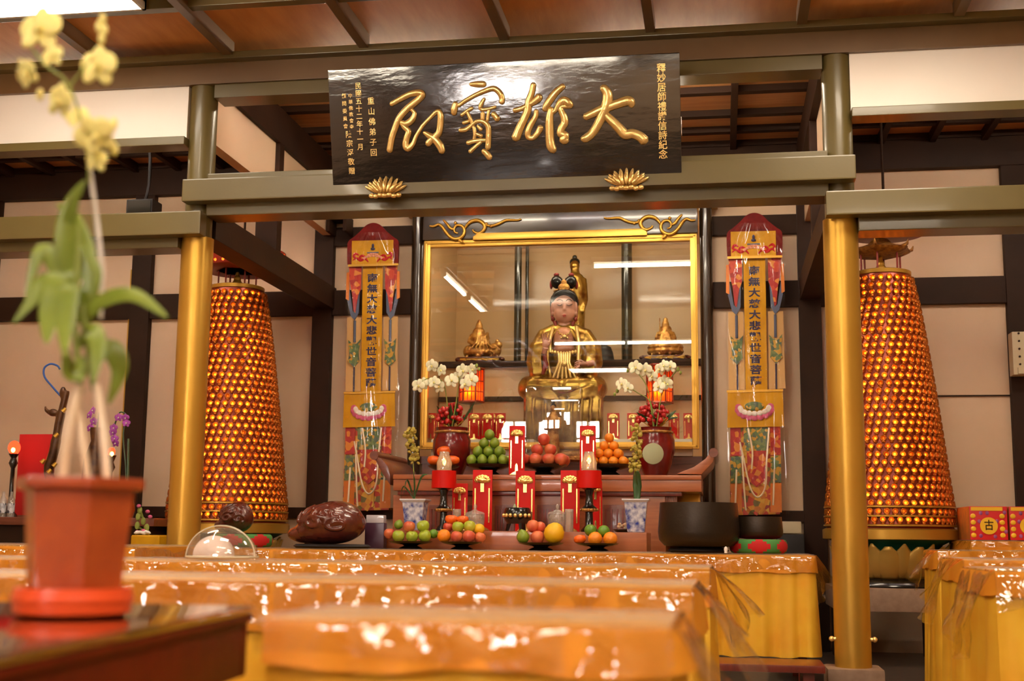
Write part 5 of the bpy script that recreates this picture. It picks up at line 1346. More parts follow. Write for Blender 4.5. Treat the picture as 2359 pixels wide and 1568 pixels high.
# carved bird with blue plume
Y = 9.1; P9 = lambda a, b, d=0: at(a, b, Y-d)
o = thing('carved_bird', (P9(130, 1090).x, Y, 0.96), 'dark gilt carved bird figure with a blue plume beside the red board', 'carving'); k = Y/FPX
q = MB(); q.tube(smooth_path([tuple(P9(118, 1110)), tuple(P9(112, 1080)), tuple(P9(124, 1040)), tuple(P9(132, 1000)), tuple(P9(138, 965)), tuple(P9(150, 915)), tuple(P9(152, 900))], 5), [12*k]*6+[13*k]*8+[11*k]*8+[9*k]*9, 12)
q.ell(P9(122, 950), (13*k, 9*k, 10*k), 12); q.tube([P9(114, 950), P9(106, 944), P9(104, 934)], [6*k, 5*k, 2*k], 8); q.ell(P9(145, 905), (9*k, 9*k, 17*k), 10)
q.tube([P9(118, 1110), P9(116, 1150), P9(116, 1188)], [12*k, 14*k, 20*k], 10)
blob(q, 'body', M['dragon'], o, voxel=0.01, it=2)
q = MB()
for a, b in ((97, 1062), (128, 1002), (146, 944), (124, 1070), (112, 1085)): q = MB(); q.tube([P9(a+6, b-4, 0.05), P9(a-2, b+4, 0.06)], [4*k, 6*k], 8); q.build('gilt_feather', M['gold_frame'], o, smooth=60)
q = MB(); q.tube(smooth_path([tuple(P9(140, 912)), tuple(P9(122, 892)), tuple(P9(103, 868)), tuple(P9(102, 848)), tuple(P9(116, 838)), tuple(P9(132, 842)), tuple(P9(138, 850))], 5), [2.6*k]*31, 8); q.build('blue_plume', M['blue_paint'], o, smooth=60)
# purple orchid
PBm = blossom_mesh('purple_blossom', M['petal_purple'], M['petal_white'], 0.032)
Y = 9.0; o = thing('purple_orchid', (at(288, 1100, Y).x, Y, 0.96), 'purple orchid in a small vase on the left side altar near the dark post', 'flower')
q = MB(); q.tube(smooth_path([tuple(at(290, 1160, Y)), tuple(at(290, 1080, Y)), tuple(at(284, 1000, Y)), tuple(at(292, 960, Y)), tuple(at(276, 950, Y)), tuple(at(262, 985, Y))], 5), 0.006, 6); q.tube([at(294, 1150, Y), at(296, 1010, Y)], 0.01, 6); q.build('stems', M['leaf_dark'], o)
for a, b in ((273, 961), (289, 962), (291, 974), (262, 985), (260, 995), (264, 1010), (266, 1020)): place_blossom(PBm, at(a, b, Y-0.04), o, (rnd.uniform(-.4, .4), -1, rnd.uniform(-.3, .3)), 1.0)
q = MB(); c = at(291, 1150, Y); q.lathe([(0.05, 0.96), (0.07, 1.02), (0.05, 1.10), (0.06, 1.13)], (c.x, Y, 0), 20); q.build('vase', M['maroon'], o, smooth=60)
# dark carved vase between the red board and the purple orchid
Y = 9.15; c = at(212, 1180, Y); k = Y/FPX; zt_ = at(212, 985, Y).z
o = thing('carved_vase', (c.x, Y, 0.96), 'tall dark brown carved vase with purple blossoms behind the clay pot', 'vase')
q = MB(); H = zt_-0.96; q.lathe([(0.05, 0.96), (0.07, 0.96+H*0.1), (0.095, 0.96+H*0.4), (0.085, 0.96+H*0.65), (0.04, 0.96+H*0.85), (0.055, zt_), (0.045, zt_), (0.03, 0.96+H*0.86)], (c.x, Y, 0), 24); q.build('body', M['dragon'], o, smooth=60)
q = MB(); q.tube([(c.x, Y, zt_-0.05), (c.x+0.01, Y, zt_+0.12)], 0.006, 6); q.build('stem', M['leaf_dark'], o)
for a, b in ((208, 985), (216, 970), (206, 955), (214, 945)): place_blossom(PBm, at(a, b, Y-0.04), o, (rnd.uniform(-.4, .4), -1, rnd.uniform(-.3, .3)), 1.0)
# white bottles at the left edge of the picture
for i, px in enumerate((5, 24)):
    Y = 9.05; c = at(px, 1187, Y); k = Y/FPX; zt_ = at(px, 1132, Y).z
    o = thing('bottle', (c.x, Y, 0.96), ['small clear bottle with striped label at the left end of the side altar', 'small clear bottle with striped label next to the red lamp'][i], 'bottle')
    q = MB(); q.lathe([(8.5*k, 0.96), (9*k, 0.97), (9*k, zt_-0.06), (3.5*k, zt_-0.03), (3.5*k, zt_)], (c.x, Y, 0), 18); q.build('glass', M['glass_jar'], o, smooth=50)
    q = MB(); q.lathe([(9.2*k, 0.99), (9.2*k, zt_-0.09)], (c.x, Y, 0), 18, caps=False); q.build('label_band', M['lattice'], o, smooth=50)
# artificial flowers and ochre cloth stand
Y = 8.8; c = at(330, 1250, Y)
o = thing('cloth_covered_stand', (c.x, Y, 0), 'low stand under ochre cloth between the orchid pot and the left gold pillar', 'stand')
xa, xb = at(300, 1250, Y).x, at(366, 1250, Y).x; zt_ = at(330, 1232, Y).z
q = MB(); q.box(xa, xb, Y, Y+0.35, 0.55, zt_); q.build('ochre_cloth', M['yellow_satin'], o, bevel=0.02, segs=3)
q = MB(); q.box(xa+0.02, xb-0.02, Y+0.02, Y+0.33, 0, 0.55); q.build('base', M['dark'], o)
o = thing('plastic_flowers', (at(325, 1228, Y).x, Y+0.15, zt_), 'small bunch of yellow and magenta flowers on the ochre stand', 'flower')
q = MB()
for a, b in ((318, 1190), (322, 1175), (330, 1200), (338, 1215), (316, 1210)): q.tube([(c.x-0.03, Y+0.15, zt_), tuple(at(a, b, Y+0.12))], [0.006, 0.012], 6); q.ell(at(a, b, Y+0.1), (0.02, 0.01, 0.03), 8)
q.build('leaves', M['stem'], o); q = MB()
for a, b in ((320, 1165), (340, 1178), (346, 1190), (330, 1222), (316, 1225)): q.ell(at(a, b, Y+0.08), (0.018, 0.015, 0.014), 8)
q.build('blossoms', M['pink'], o)
q = MB(); w0 = at(305, 1238, Y-0.12)
for i in range(7): q.ell((w0.x+rnd.uniform(-.05, .05), Y+0.05+rnd.uniform(-.02, .02), zt_+0.012+rnd.uniform(-.004, .012)), (0.03, 0.02, 0.012), 8, rot=Matrix.Rotation(rnd.uniform(-.4, .4), 3, 'Y'))
o = blob(q, 'crumpled_bag', M['white_cloth'], voxel=0.008, it=1); tag(o, 'crumpled white bag on the ochre stand behind the orchid pot', 'bag')
# loudspeaker over the left tie beam
Y = 8.4; a0 = at(290, 486, Y); a1 = at(352, 457, Y)
o = thing('loudspeaker', ((a0.x+a1.x)/2, Y, a0.z-0.1), 'black loudspeaker hanging above the left tie beam', 'speaker')
q = MB(); q.box(a0.x, a1.x, Y, Y+0.16, a0.z-0.1, a1.z); q.build('cabinet', M['black_flat'], o, bevel=0.008)
q = MB(); q.box(a0.x+0.012, a1.x-0.012, Y-0.006, Y, a0.z-0.085, a1.z-0.012); q.build('grille', M['black'], o)
q = MB(); q.tube(smooth_path([((a0.x+a1.x)/2, Y+0.08, a1.z-0.01), ((a0.x+a1.x)/2+0.03, Y+0.08, a1.z+0.2), ((a0.x+a1.x)/2-0.01, Y+0.08, 4.1)], 5), 0.012, 6); q.build('hanger', M['black_flat'], o)
# beige wall box at the right edge
a0 = at(2326, 868, 10.3); a1 = at(2326, 770, 10.3)
o = thing('wall_box', (a0.x+0.15, 10.2, a0.z), 'beige plastic wall box with small holes at the right edge of the picture', 'box')
q = MB(); q.box(a0.x, a0.x+0.32, 10.16, 10.30, a0.z, a1.z); q.build('casing', M['beige_plastic'], o, bevel=0.012)
q = MB()
for i in range(3):
    for j in range(5): q.cyl((a0.x+0.05+0.08*i, 10.150, a0.z+0.08+0.06*j), (a0.x+0.05+0.08*i, 10.17, a0.z+0.08+0.06*j), 0.008, n=8)
q.build('holes', M['dark'], o)
q = MB(); q.box(a0.x+0.03, a0.x+0.29, 10.14, 10.17, a0.z+0.005, a0.z+0.055); q.build('lower_flap', M['beige_plastic'], o, bevel=0.006)
# pale box on the wall ledge right of the right banner, and gilt sheet beside the altar
a0 = at(1798, 1228, 10.22); a1 = at(1845, 1201, 10.22)
q = MB(); q.box(a0.x, a1.x, 10.14, 10.28, a0.z, a1.z); o = q.build('socket_box', M['beige_plastic'], bevel=0.012); tag(o, 'pale greenish box on the wall below the right banner', 'box')
a0 = at(1790, 1262, 10.1); q = MB(); q.box(a0.x, a0.x+0.2, 10.0, 10.28, 0.0, at(1800, 1230, 10.1).z); o = q.build('dark_cabinet', M['black_flat'], bevel=0.006); tag(o, 'small black cabinet under the pale box beside the right post', 'cabinet')
a0 = at(1560, 1160, 9.6); a1 = at(1612, 1134, 9.6)
o = thing('gilt_chest', ((a0.x+a1.x)/2, 9.75, 0), 'pale gilt chest between the altar table and the right shrine post', 'chest')
q = MB(); q.box(a0.x, a1.x, 9.6, 9.95, 0.5, a1.z); q.build('body', M['gold_frame'], o, bevel=0.01)
q = MB(); q.box(a0.x+0.01, a1.x-0.01, 9.62, 9.93, 0, 0.5); q.build('stand', M['altar_dark'], o)

# ================================================================== RIGHT: CARTONS
CYY = 9.0; CZ = 0.862
def carton(px0, px1, label, grp=None):
    xa = at(px0, 1200, CYY).x; xb = at(px1, 1200, CYY).x; zt_ = at(2280, 1166, CYY).z
    o = thing('carton', ((xa+xb)/2, CYY+0.24, CZ), label, 'box', grp); w = xb-xa; h = zt_-CZ
    q = MB(); q.box(xa, xb, CYY, CYY+0.48, CZ, zt_); q.mi = 1
    for f in q.bm.faces:
        if f.normal.x < -0.5: f.material_index = 1
    q.build('body', [M['carton_red'], M['carton_side']], o, bevel=0.003)
    q = MB(); q.box(xa+w*0.04, xb-w*0.12, CYY-0.003, CYY, zt_-h*0.13, zt_-h*0.02); q.build('yellow_band', M['carton_yellow'], o)
    q = MB(); q.cyl(((xa+xb)/2, CYY-0.006, CZ+h*0.42), ((xa+xb)/2, CYY, CZ+h*0.42), w*0.235, n=28); d_ = q.build('yellow_disc', M['carton_yellow'], o)
    q = MB(); q.add_mesh(text_mesh('\u53e4', 1.0, 0.02, 0.01), Matrix.Translation(((xa+xb)/2, CYY-0.007, CZ+h*0.42)) @ FRONT @ Matrix.Diagonal((w*0.26, w*0.3, 0.05, 1))); q.build('printed_character', M['dark'], d_, smooth=0)
    q = MB()
    for s in (0.09, 0.86):
        for i in range(4): q.ell((xa+w*s, CYY-0.001, CZ+h*(0.14+0.19*i)), (w*0.075, 0.004, h*0.075), 10)
    q.build('printed_coins', M['carton_yellow'], o)
    q = MB()
    for s, t in ((0.3, 0.8), (0.47, 0.8), (0.25, 0.55), (0.72, 0.56), (0.28, 0.12), (0.66, 0.1), (0.93, 0.82), (0.95, 0.25)): q.ell((xa+w*s, CYY-0.001, CZ+h*t), (w*0.05, 0.003, h*0.06), 8)
    q.build('printed_flowers', mat('violet_print', (150, 74, 130), 0.5), o)
    return o
carton(2234, 2321, 'red carton with yellow disc, fully seen, nearest the right tower lamp')
carton(2326, 2413, 'red carton with yellow disc, cut by the right edge of the picture')
# ================================================================== READING TABLES: cloth and clear plastic
r5 = random.Random(21)
M['cloth_top'] = mat('orange_cloth', (190, 138, 60), 0.6, var=(178, 124, 48), spec=0.25, var_scale=5)
M['cloth_skirt'] = mat('golden_skirt', (236, 184, 54), 0.5, spec=0.2, var=(226, 160, 40), var_scale=5)
M['valance'] = mat('deep_orange_valance', (230, 154, 46), 0.5, spec=0.2, var=(222, 136, 32), var_scale=6)
def pleat(x, seed):
    return 0.040*abs(math.sin(x*25+seed+0.9*math.sin(x*6)))+0.010*math.sin(x*71+2*seed)-0.02
def table(x0, x1, y0, y1, z, lab, skirt_z=0.12, val=0.11, left_end=True, right_end=True, over=0.16, seed=1.0, flare=0.10, grp=None):
    t = thing('reading_table', ((x0+x1)/2, (y0+y1)/2, 0), 'wooden table under orange cloth: '+lab, 'table', None)
    q = MB(); q.box(x0+0.01, x1-0.01, y0+0.01, y1-0.01, z-0.035, z-0.006); q.build('top', M['red_wood'], t, bevel=0.004)
    for sx in (x0+0.08, x1-0.08):
        for sy in (y0+0.06, y1-0.06):
            q = MB(); q.box(sx-0.025, sx+0.025, sy-0.025, sy+0.025, 0, z-0.035); q.build('leg', M['red_wood'], t)
    # cloth: top, pleated skirt on the hall side and on the ends, deeper orange valance over it
    c = thing('tablecloth', ((x0+x1)/2, (y0+y1)/2, skirt_z), 'orange cloth with pleated golden skirt: '+lab, 'tablecloth')
    q = MB(); q.box(x0, x1, y0, y1, z-0.006, z); q.build('top_cloth', M['cloth_top'], c, bevel=0.003)
    path = []
    n = max(12, int((x1-x0)/0.012))
    if left_end: path += [(x0, y1-(y1-y0)*i/10, -1, 0) for i in range(10)]
    path += [(x0+(x1-x0)*i/n, y0, 0, -1) for i in range(n+1)]
    if right_end: path += [(x1, y0+(y1-y0)*i/10, 1, 0) for i in range(1, 11)]
    def fall(zz0, zz1, off, amp, name, m, flare_=0.02):
        q = MB(); N = len(path); nz = 6
        def f(i, j):
            k = round(i*(N-1)); x, y, nx, ny = path[k]; s = x+y
            d = off+amp*pleat(s, seed)*(0.35+0.65*j)+flare_*j
            return Vector((x+nx*d, y+ny*d, zz0+(zz1-zz0)*j + (0.004*math.sin(s*23+seed) if j > 0.9 else 0)))
        q.grid(f, N, nz); return q.build(name, m, c, smooth=70)
    fall(z-0.002, skirt_z, 0.004, 0.9, 'pleated_skirt', M['cloth_skirt'])
    fall(z-0.001, z-val, 0.012, 0.35, 'valance', M['valance'], 0.008)
    # clear plastic sheet
    p = thing('plastic_cover', ((x0+x1)/2, (y0+y1)/2, z-over), 'clear creased plastic sheet: '+lab, 'plastic sheet')
    q = MB(); ny = 14; nx = max(30, int((x1-x0)/0.02)); lim = over
    wid = (y1-y0)
    def g(i, j):
        x = x0-0.004+(x1-x0+0.008)*i
        tt = j*(wid+lim)
        w_ = mnoise.noise(Vector((x*9+seed*7, tt*9, seed)))
        w2 = mnoise.noise(Vector((x*22+seed*3, tt*16, 4.0+seed)))
        if tt < wid:
            return Vector((x, y1-tt, z+0.004+0.004*abs(w_)))
        dz = tt-wid
        hang = lim*(0.72+0.4*mnoise.noise(Vector((x*3.1, seed, 2))))
        dz2 = dz/lim*hang
        return Vector((x, y0-0.018-0.05*dz2-0.020*w_-0.010*w2-0.012*abs(math.sin(x*31+seed)), z+0.004-dz2))
    q.grid(g, nx, 30)
    for f in q.bm.faces: f.material_index = 0 if f.calc_center_median().z < z-0.004 else 1
    q.build('sheet', [M['plastic'], M['plastic_flat']], p, smooth=80)
    for s, on in ((-1, left_end), (1, right_end)):
        if not on: continue
        xe = x0 if s < 0 else x1
        def h(i, j):
            y = y1-(wid+0.05)*i; dz = (over*1.6+0.08*math.sin(3*i+seed))*j
            w_ = mnoise.noise(Vector((y*8, dz*9, seed*5+s)))
            w2 = mnoise.noise(Vector((y*20, dz*20, seed*2+s)))
            return Vector((xe+s*(0.006+flare*j**0.8*(0.45+0.55*i)+0.028*w_*j+0.012*w2*j+0.02*j*math.sin(14*i+seed)), y, z+0.004-dz))
        q = MB(); q.grid(h, 30, 18); q.build('hanging_end', M['plastic'], p, smooth=80)
    return t
T_X1 = -0.06
table(-3.12, 0.535, 7.72, 8.52, 0.76, 'row before the altar between gold pillars', 0.18, 0.10, True, True, 0.15, 1.3, 0.09)
table(-3.30, T_X1+0.02, 4.18, 4.68, 0.76, 'row carrying the clear food dome', 0.12, 0.12, True, True, 0.14, 2.1, 0.16)
table(-3.30, T_X1, 2.61, 3.02, 0.76, 'row between the dome row and the desk', 0.12, 0.10, True, True, 0.12, 3.7, 0.14)
table(-0.535, T_X1, 1.48, 1.74, 0.76, 'row at the corner of the mahogany desk', 0.12, 0.055, False, True, 0.08, 5.2, 0.10)
table(0.835, 3.2, 4.2, 4.7, 0.765, 'frontmost row right of the aisle', 0.05, 0.075, True, False, 0.13, 6.1, 0.12)
table(0.965, 3.3, 5.45, 5.95, 0.78, 'middle row right of the aisle', 0.05, 0.09, True, False, 0.13, 7.4, 0.16)
table(1.16, 3.5, 7.3, 7.7, 0.80, 'back row right of the aisle', 0.05, 0.10, True, False, 0.13, 8.8, 0.14)
table(1.62, 3.6, 8.85, 9.6, 0.855, 'wall table carrying the red cartons', 0.05, 0.09, True, False, 0.06, 9.9, 0.04)
table(-6.2, -2.72, 5.7, 6.9, 0.785, 'left side table behind the yellow orchid', 0.1, 0.1, False, True, 0.12, 10.7, 0.06)
# kneeling bench in front of the altar row
o = thing('kneeling_bench', (-1.3, 7.3, 0), 'low dark red kneeling bench in front of the altar table row', 'bench')
q = MB(); q.box(-3.0, 0.535, 7.12, 7.5, 0.15, 0.19); q.build('seat', M['red_wood'], o, bevel=0.008)
for x in (-2.9, -1.7, -0.6, 0.45): q = MB(); q.box(x-0.03, x+0.03, 7.16, 7.46, 0, 0.15); q.build('leg', M['red_wood'], o)

# ================================================================== ON THE ALTAR ROW
TZ = 0.766
FY = 8.36
def plate_of(px, wpx, items, pl_lab, nm):
    c = at(px, 1255, FY); k = FY/FPX; o = plate(c.x, FY, TZ, wpx*k/2, 0.05, pl_lab)
    for kind, a, b, r_, lab, dy, grp in items:
        p = at(a, b, FY+dy); p.z = max(p.z, TZ+0.045+r_*0.7); fruit(kind, p, r_*1.0, lab, grp)
kf = FY/FPX
ga = 'green apples on the leftmost fruit dish'
plate_of(946, 104, [('green_apple', 918, 1235, 15*kf, 'green apple on the leftmost fruit dish', 0, ga), ('green_apple', 949, 1236, 14.5*kf, 'green apple on the leftmost fruit dish', -0.02, ga),
    ('green_apple', 979, 1235, 15*kf, 'green apple on the leftmost fruit dish', 0, ga), ('green_apple', 975, 1212, 15*kf, 'green apple on the leftmost fruit dish', 0.03, ga),
    ('apple', 943, 1213, 14*kf, 'red apple on top of the green apples, leftmost fruit dish', 0.03, None), ('apple', 897, 1229, 13*kf, 'red apple at the left rim of the leftmost fruit dish', 0.05, None),
    ('lime', 999, 1229, 11*kf, 'small dark green lime at the right rim of the leftmost fruit dish', 0.04, None), ('mango', 918, 1209, 11*kf, 'brownish green fruit behind the apples, leftmost fruit dish', 0.08, None)], 'dark dish of green and red apples, leftmost of the fruit dishes', 'a')
plate_of(1064, 100, [('orange', 1023, 1234, 16*kf, 'orange at the left of the second fruit dish', 0, None), ('peach', 1052, 1236, 14*kf, 'blush apple in the front of the second fruit dish', -0.02, 'blush apples on the second fruit dish'),
    ('peach', 1080, 1236, 15*kf, 'blush apple in the front of the second fruit dish', -0.02, 'blush apples on the second fruit dish'), ('peach', 1106, 1238, 13*kf, 'blush apple in the front of the second fruit dish', 0.0, 'blush apples on the second fruit dish'),
    ('green_apple', 1055, 1214, 14*kf, 'green apple on top of the second fruit dish', 0.03, 'green apples on the second fruit dish'), ('green_apple', 1082, 1213, 14.5*kf, 'green apple on top of the second fruit dish', 0.03, 'green apples on the second fruit dish'),
    ('lemon', 1104, 1218, 13*kf, 'yellow fruit at the right of the second fruit dish', 0.05, None), ('persimmon', 1040, 1196, 15*kf, 'orange persimmon behind the apples of the second fruit dish', 0.1, 'persimmons behind the second fruit dish'),
    ('persimmon', 1066, 1197, 14*kf, 'orange persimmon behind the apples of the second fruit dish', 0.1, 'persimmons behind the second fruit dish'), ('apple', 1032, 1214, 12*kf, 'dark red fruit behind the orange on the second fruit dish', 0.08, None)], 'dark dish of mixed fruit, second from the left', 'b')
plate_of(1246, 108, [('mango', 1205, 1237, 15.5*kf, 'yellow green fruit left of the pomelo dish', 0, None), ('peach', 1238, 1238, 16*kf, 'blush apple beside the yellow pomelo', 0, 'blush apples beside the pomelo'),
    ('peach', 1228, 1212, 15*kf, 'blush apple beside the yellow pomelo', 0.03, 'blush apples beside the pomelo'), ('peach', 1244, 1214, 13*kf, 'blush apple beside the yellow pomelo', 0.05, 'blush apples beside the pomelo'),
    ('pomelo', 1276, 1229, 24*kf, 'big round yellow pomelo on the third fruit dish', -0.01, None)], 'dark dish with the big yellow pomelo', 'c')
plate_of(1376, 100, [('persimmon', 1336, 1243, 14*kf, 'red orange persimmon at the left of the rightmost fruit dish', 0, None), ('orange', 1371, 1242, 16.5*kf, 'flat orange in front of the rightmost fruit dish', -0.01, 'oranges on the rightmost fruit dish'),
    ('orange', 1406, 1242, 16.5*kf, 'flat orange in front of the rightmost fruit dish', -0.01, 'oranges on the rightmost fruit dish'), ('lime', 1360, 1221, 14*kf, 'green lime on top of the rightmost fruit dish', 0.03, 'limes on the rightmost fruit dish'),
    ('lime', 1391, 1223, 14*kf, 'green lime on top of the rightmost fruit dish', 0.03, 'limes on the rightmost fruit dish')], 'dark dish of limes and oranges, rightmost of the fruit dishes', 'd')

# wooden fish drums
def wooden_fish(px, py, rpx, hpx, label, Y, cush, zb):
    c = at(px, py, Y); k = Y/FPX; R_ = rpx*k; H = hpx*k
    o = thing('wooden_fish_drum', (c.x, Y, zb), label, 'drum')
    cz = zb+H*0.5
    q = MB(); q.ell((c.x, Y, cz), (R_*0.92, R_*0.85, H*0.5), 28); q.ell((c.x-R_*0.35, Y, cz-H*0.18), (R_*0.66, R_*0.7, H*0.32), 20); q.ell((c.x+R_*0.1, Y, cz+H*0.12), (R_*0.74, R_*0.7, H*0.44), 20); q.ell((c.x-R_*0.72, Y, cz-H*0.26), (R_*0.5, R_*0.5, H*0.22), 16)
    r2 = random.Random(int(px))
    for s in range(3):      # carved scroll ridges on the face
        ang0 = r2.uniform(0, 6); cc = [(-0.25, 0.05), (0.35, -0.05), (0.0, 0.5)][s]
        pts = []
        for i in range(22):
            t = i/21; a = ang0+t*8; rr = (0.34-0.26*t)
            ux, uz = cc[0]+rr*math.cos(a), cc[1]+rr*math.sin(a)
            f = max(0.02, 1-(ux/0.92)**2-(uz)**2)
            pts.append((c.x+R_*ux, Y-R_*0.85*math.sqrt(f)-0.002, cz+H*0.5*uz))
        q.tube(pts, R_*0.055, 8)
    for i in range(5):
        a = 0.5+i*0.5; q.tube([(c.x+R_*0.93*math.cos(a+0.3*t)*(1-0.06*t), Y-R_*0.25-R_*0.1*t, cz+H*0.49*math.sin(a+0.3*t)*(1-0.06*t)) for t in (0, 1, 2)], R_*0.05, 6)
    blob(q, 'carved_body', M['fish_wood'], o, voxel=R_*0.035, it=2)
    return o
wooden_fish(765, 1210, 88, 96, 'big carved varnished wooden fish drum left of the fruit dishes', 8.2, True, TZ+0.025)
q = MB(); c = at(765, 1250, 8.2); q.lathe([(0.24, TZ), (0.26, TZ+0.012), (0.24, TZ+0.025)], (c.x, 8.2, 0), 32, sy=0.8); o = q.build('drum_cushion', M['black_flat'], smooth=60); tag(o, 'thin dark cushion under the big wooden fish drum', 'cushion')
def cushion(px, Y, R_, z0, z1, label):
    c = at(px, 1250, Y); q = MB(); n = 48; rows = 8
    prof = []
    for j in range(rows+1):
        a = -PI/2+PI*j/rows; prof.append((R_*(0.88+0.12*math.cos(a)), (z0+z1)/2+(z1-z0)/2*math.sin(a)))
    q.lathe(prof, (c.x, Y, 0), n)
    q.bm.faces.ensure_lookup_table()
    for f in q.bm.faces:
        m_ = f.calc_center_median(); a = math.atan2(m_.y-Y, m_.x-c.x); t = ((a+PI/2)/(2*PI/6)+0.5) % 1.0-0.5
        zz_ = (m_.z-z0)/(z1-z0)*2-1
        f.material_index = 0 if abs(t)*1.9+abs(zz_)*0.75 < 0.86 else 1
    o = q.build('round_cushion', [M['red_cloth'], M['green_cloth']], smooth=60); return tag(o, label, 'cushion')
cushion(556, 8.3, 0.21, TZ, TZ+0.085, 'red and green round cushion under the small wooden fish drum')
wooden_fish(545, 1200, 45, 72, 'small round wooden fish drum near the left gold pillar', 8.3, True, TZ+0.09)
# bronze bowl bells
def bowl_bell(px, Y, rpx, z0, ytop, label, wall=0.012):
    c = at(px, ytop, Y); k = Y/FPX; R_ = rpx*k; zt_ = c.z; H = zt_-z0
    q = MB(); q.lathe([(R_*0.55, z0), (R_*0.86, z0+H*0.04), (R_*0.99, z0+H*0.16), (R_*1.02, z0+H*0.34), (R_*0.99, z0+H*0.7), (R_*0.965, z0+H), (R_*0.965-wall, z0+H), (R_*0.97-wall, z0+H*0.5), (R_*0.8, z0+H*0.12), (R_*0.4, z0+H*0.08)], (c.x, Y, 0), 56)
    o = q.build('bowl_bell', M['bronze'], smooth=50); return tag(o, label, 'bell')
c = at(1609, 1262, 8.12); q = MB(); q.lathe([(0.17, TZ), (0.19, TZ+0.012), (0.17, TZ+0.03)], (c.x, 8.12, 0), 36); o = q.build('bell_ring', M['black_flat'], smooth=50); tag(o, 'dark ring cushion under the big bronze bowl bell', 'cushion')
bowl_bell(1609, 8.12, 90, TZ+0.031, 1158, 'big dark bronze bowl bell right of the altar table')
cushion(1747, 8.2, 0.18, TZ, TZ+0.085, 'red and green round cushion under the small bronze bowl bell')
bowl_bell(1748, 8.2, 52, TZ+0.087, 1190, 'small dark bronze bowl bell on the red and green cushion')
q = MB(); c = at(1672, 1258, 7.85); q.ell((c.x, 7.85, TZ+0.022), (0.012, 0.012, 0.02), 10); q.cyl((c.x, 7.85, TZ+0.002), (c.x, 7.85, TZ+0.015), 0.01, n=10); o = q.build('striker_tip', M['white_cloth']); tag(o, 'small pale knob between the two bronze bowl bells', 'knob')
# small purple and white box at the end of the low altar table
a0 = at(843, 1226, 8.45); a1 = at(888, 1186, 8.45)
o = thing('trinket_box', ((a0.x+a1.x)/2, 8.5, TZ), 'small dark purple box with white lid right of the big wooden fish drum', 'box')
q = MB(); q.box(a0.x, a1.x, 8.42, 8.50, TZ, a0.z+(a1.z-a0.z)*0.55); q.build('body', mat('purple_dark', (70, 40, 58), 0.3), o, bevel=0.006)
q = MB(); q.box(a0.x+0.006, a1.x-0.006, 8.425, 8.495, a0.z+(a1.z-a0.z)*0.55, a1.z); q.build('lid', mat('pale_lid', (196, 190, 196), 0.15, coat=0.5), o, bevel=0.006)
M['dome_rim'] = mat('dome_rim', (206, 196, 170), 0.2)
# clear dome food cover with a pale cloth under it, third row
Y = 4.42; c = at(512, 1283, Y); k = Y/FPX; z0 = 0.768
o = thing('dome_cover', (c.x, Y, z0), 'clear plastic food dome on the third table row', 'food cover')
q = MB(); R_ = 86*k; H = at(512, 1213, Y).z-z0
q.lathe([(R_*math.cos(a), z0+H*math.sin(a)) for a in [PI/2*i/12 for i in range(13)]][:-1]+[(0.004, z0+H)], (c.x, Y, 0), 40, caps=False, sy=0.85); q.build('dome', M['dome'], o, smooth=80)
q = MB(); q.lathe([(R_*0.99, z0), (R_*1.03, z0+0.003), (R_*1.03, z0+0.008), (R_*0.99, z0+0.01)], (c.x, Y, 0), 40, sy=0.85, caps=False); q.tube([(c.x+R_*math.cos(a), Y-0.02, z0+0.004+H*math.sin(a)) for a in [PI*i/24 for i in range(25)]], 0.0028, 6); q.build('rim', M['dome_rim'], o, smooth=50)
o2 = at(492, 1283, Y)
q = MB(); q.ell((o2.x, Y, z0+0.012), (50*k, 0.07, 46*k), 20); q.ell((o2.x+0.03, Y-0.02, z0+0.01), (35*k, 0.06, 30*k), 16)
me = bake_remesh(q, 0.006, 3); q = MB(); q.add_mesh(me)
for v in q.bm.verts: v.co.z = max(v.co.z, z0)
o = q.build('folded_cap', M['pale_pink'], smooth=80); tag(o, 'pale pink folded cap under the clear food dome', 'cap')

# ================================================================== FOREGROUND DESK AND ORCHID
DZ = 0.762
ca, cb = at(0, 1505, 1.0), None
def onz(px, py, z):
    v = Fv + (px-CX)/FPX*Rv + (py-CY)/FPX*Dv; t = (z-EYE)/v.z; p = v*t; p.z = z; return p
E1 = onz(585, 1394, DZ); E0 = onz(0, 1506, DZ)
ex = (E0-E1); ex.z = 0; ex.normalize(); nx_ = Vector((-ex.y, ex.x, 0))
if nx_.x > 0: nx_ = -nx_            # into the desk (to the left)
C_ = [E1, E1+ex*1.3, E1+ex*1.3+nx_*1.1, E1+nx_*1.1]
ang = math.atan2(ex.y, ex.x)
Rz = Matrix.Rotation(ang, 3, 'Z')
cen = (C_[0]+C_[2])/2
o = thing('desk', (cen.x, cen.y, 0), 'mahogany desk with black glossy top in the left foreground', 'desk')
q = MB(); q.obox((cen.x, cen.y, DZ-0.005), (1.3, 1.1, 0.010), Rz); q.build('black_glass_top', M['desk_glass'], o, bevel=0.002)
q = MB(); q.obox((cen.x, cen.y, DZ-0.016), (1.3, 1.1, 0.010), Rz); q.build('top_edge', M['desk_edge'] if 'desk_edge' in M else M['desk_wood'], o, bevel=0.003)
a_ = E1-nx_*0.0+Vector((0, 0, 0)); in_ = 0.006
q = MB(); m_ = (C_[0]+C_[1])/2+nx_*0.02; q.obox((m_.x, m_.y, DZ-0.021-0.036), (1.29, 0.028, 0.072), Rz)
m_ = (C_[0]+C_[3])/2+ex*0.02; q.obox((m_.x, m_.y, DZ-0.021-0.036), (0.028, 1.09, 0.072), Rz); m_ = (C_[1]+C_[2])/2-ex*0.02; q.obox((m_.x, m_.y, DZ-0.021-0.036), (0.028, 1.09, 0.072), Rz); q.build('apron', M['desk_wood'], o, bevel=0.006)
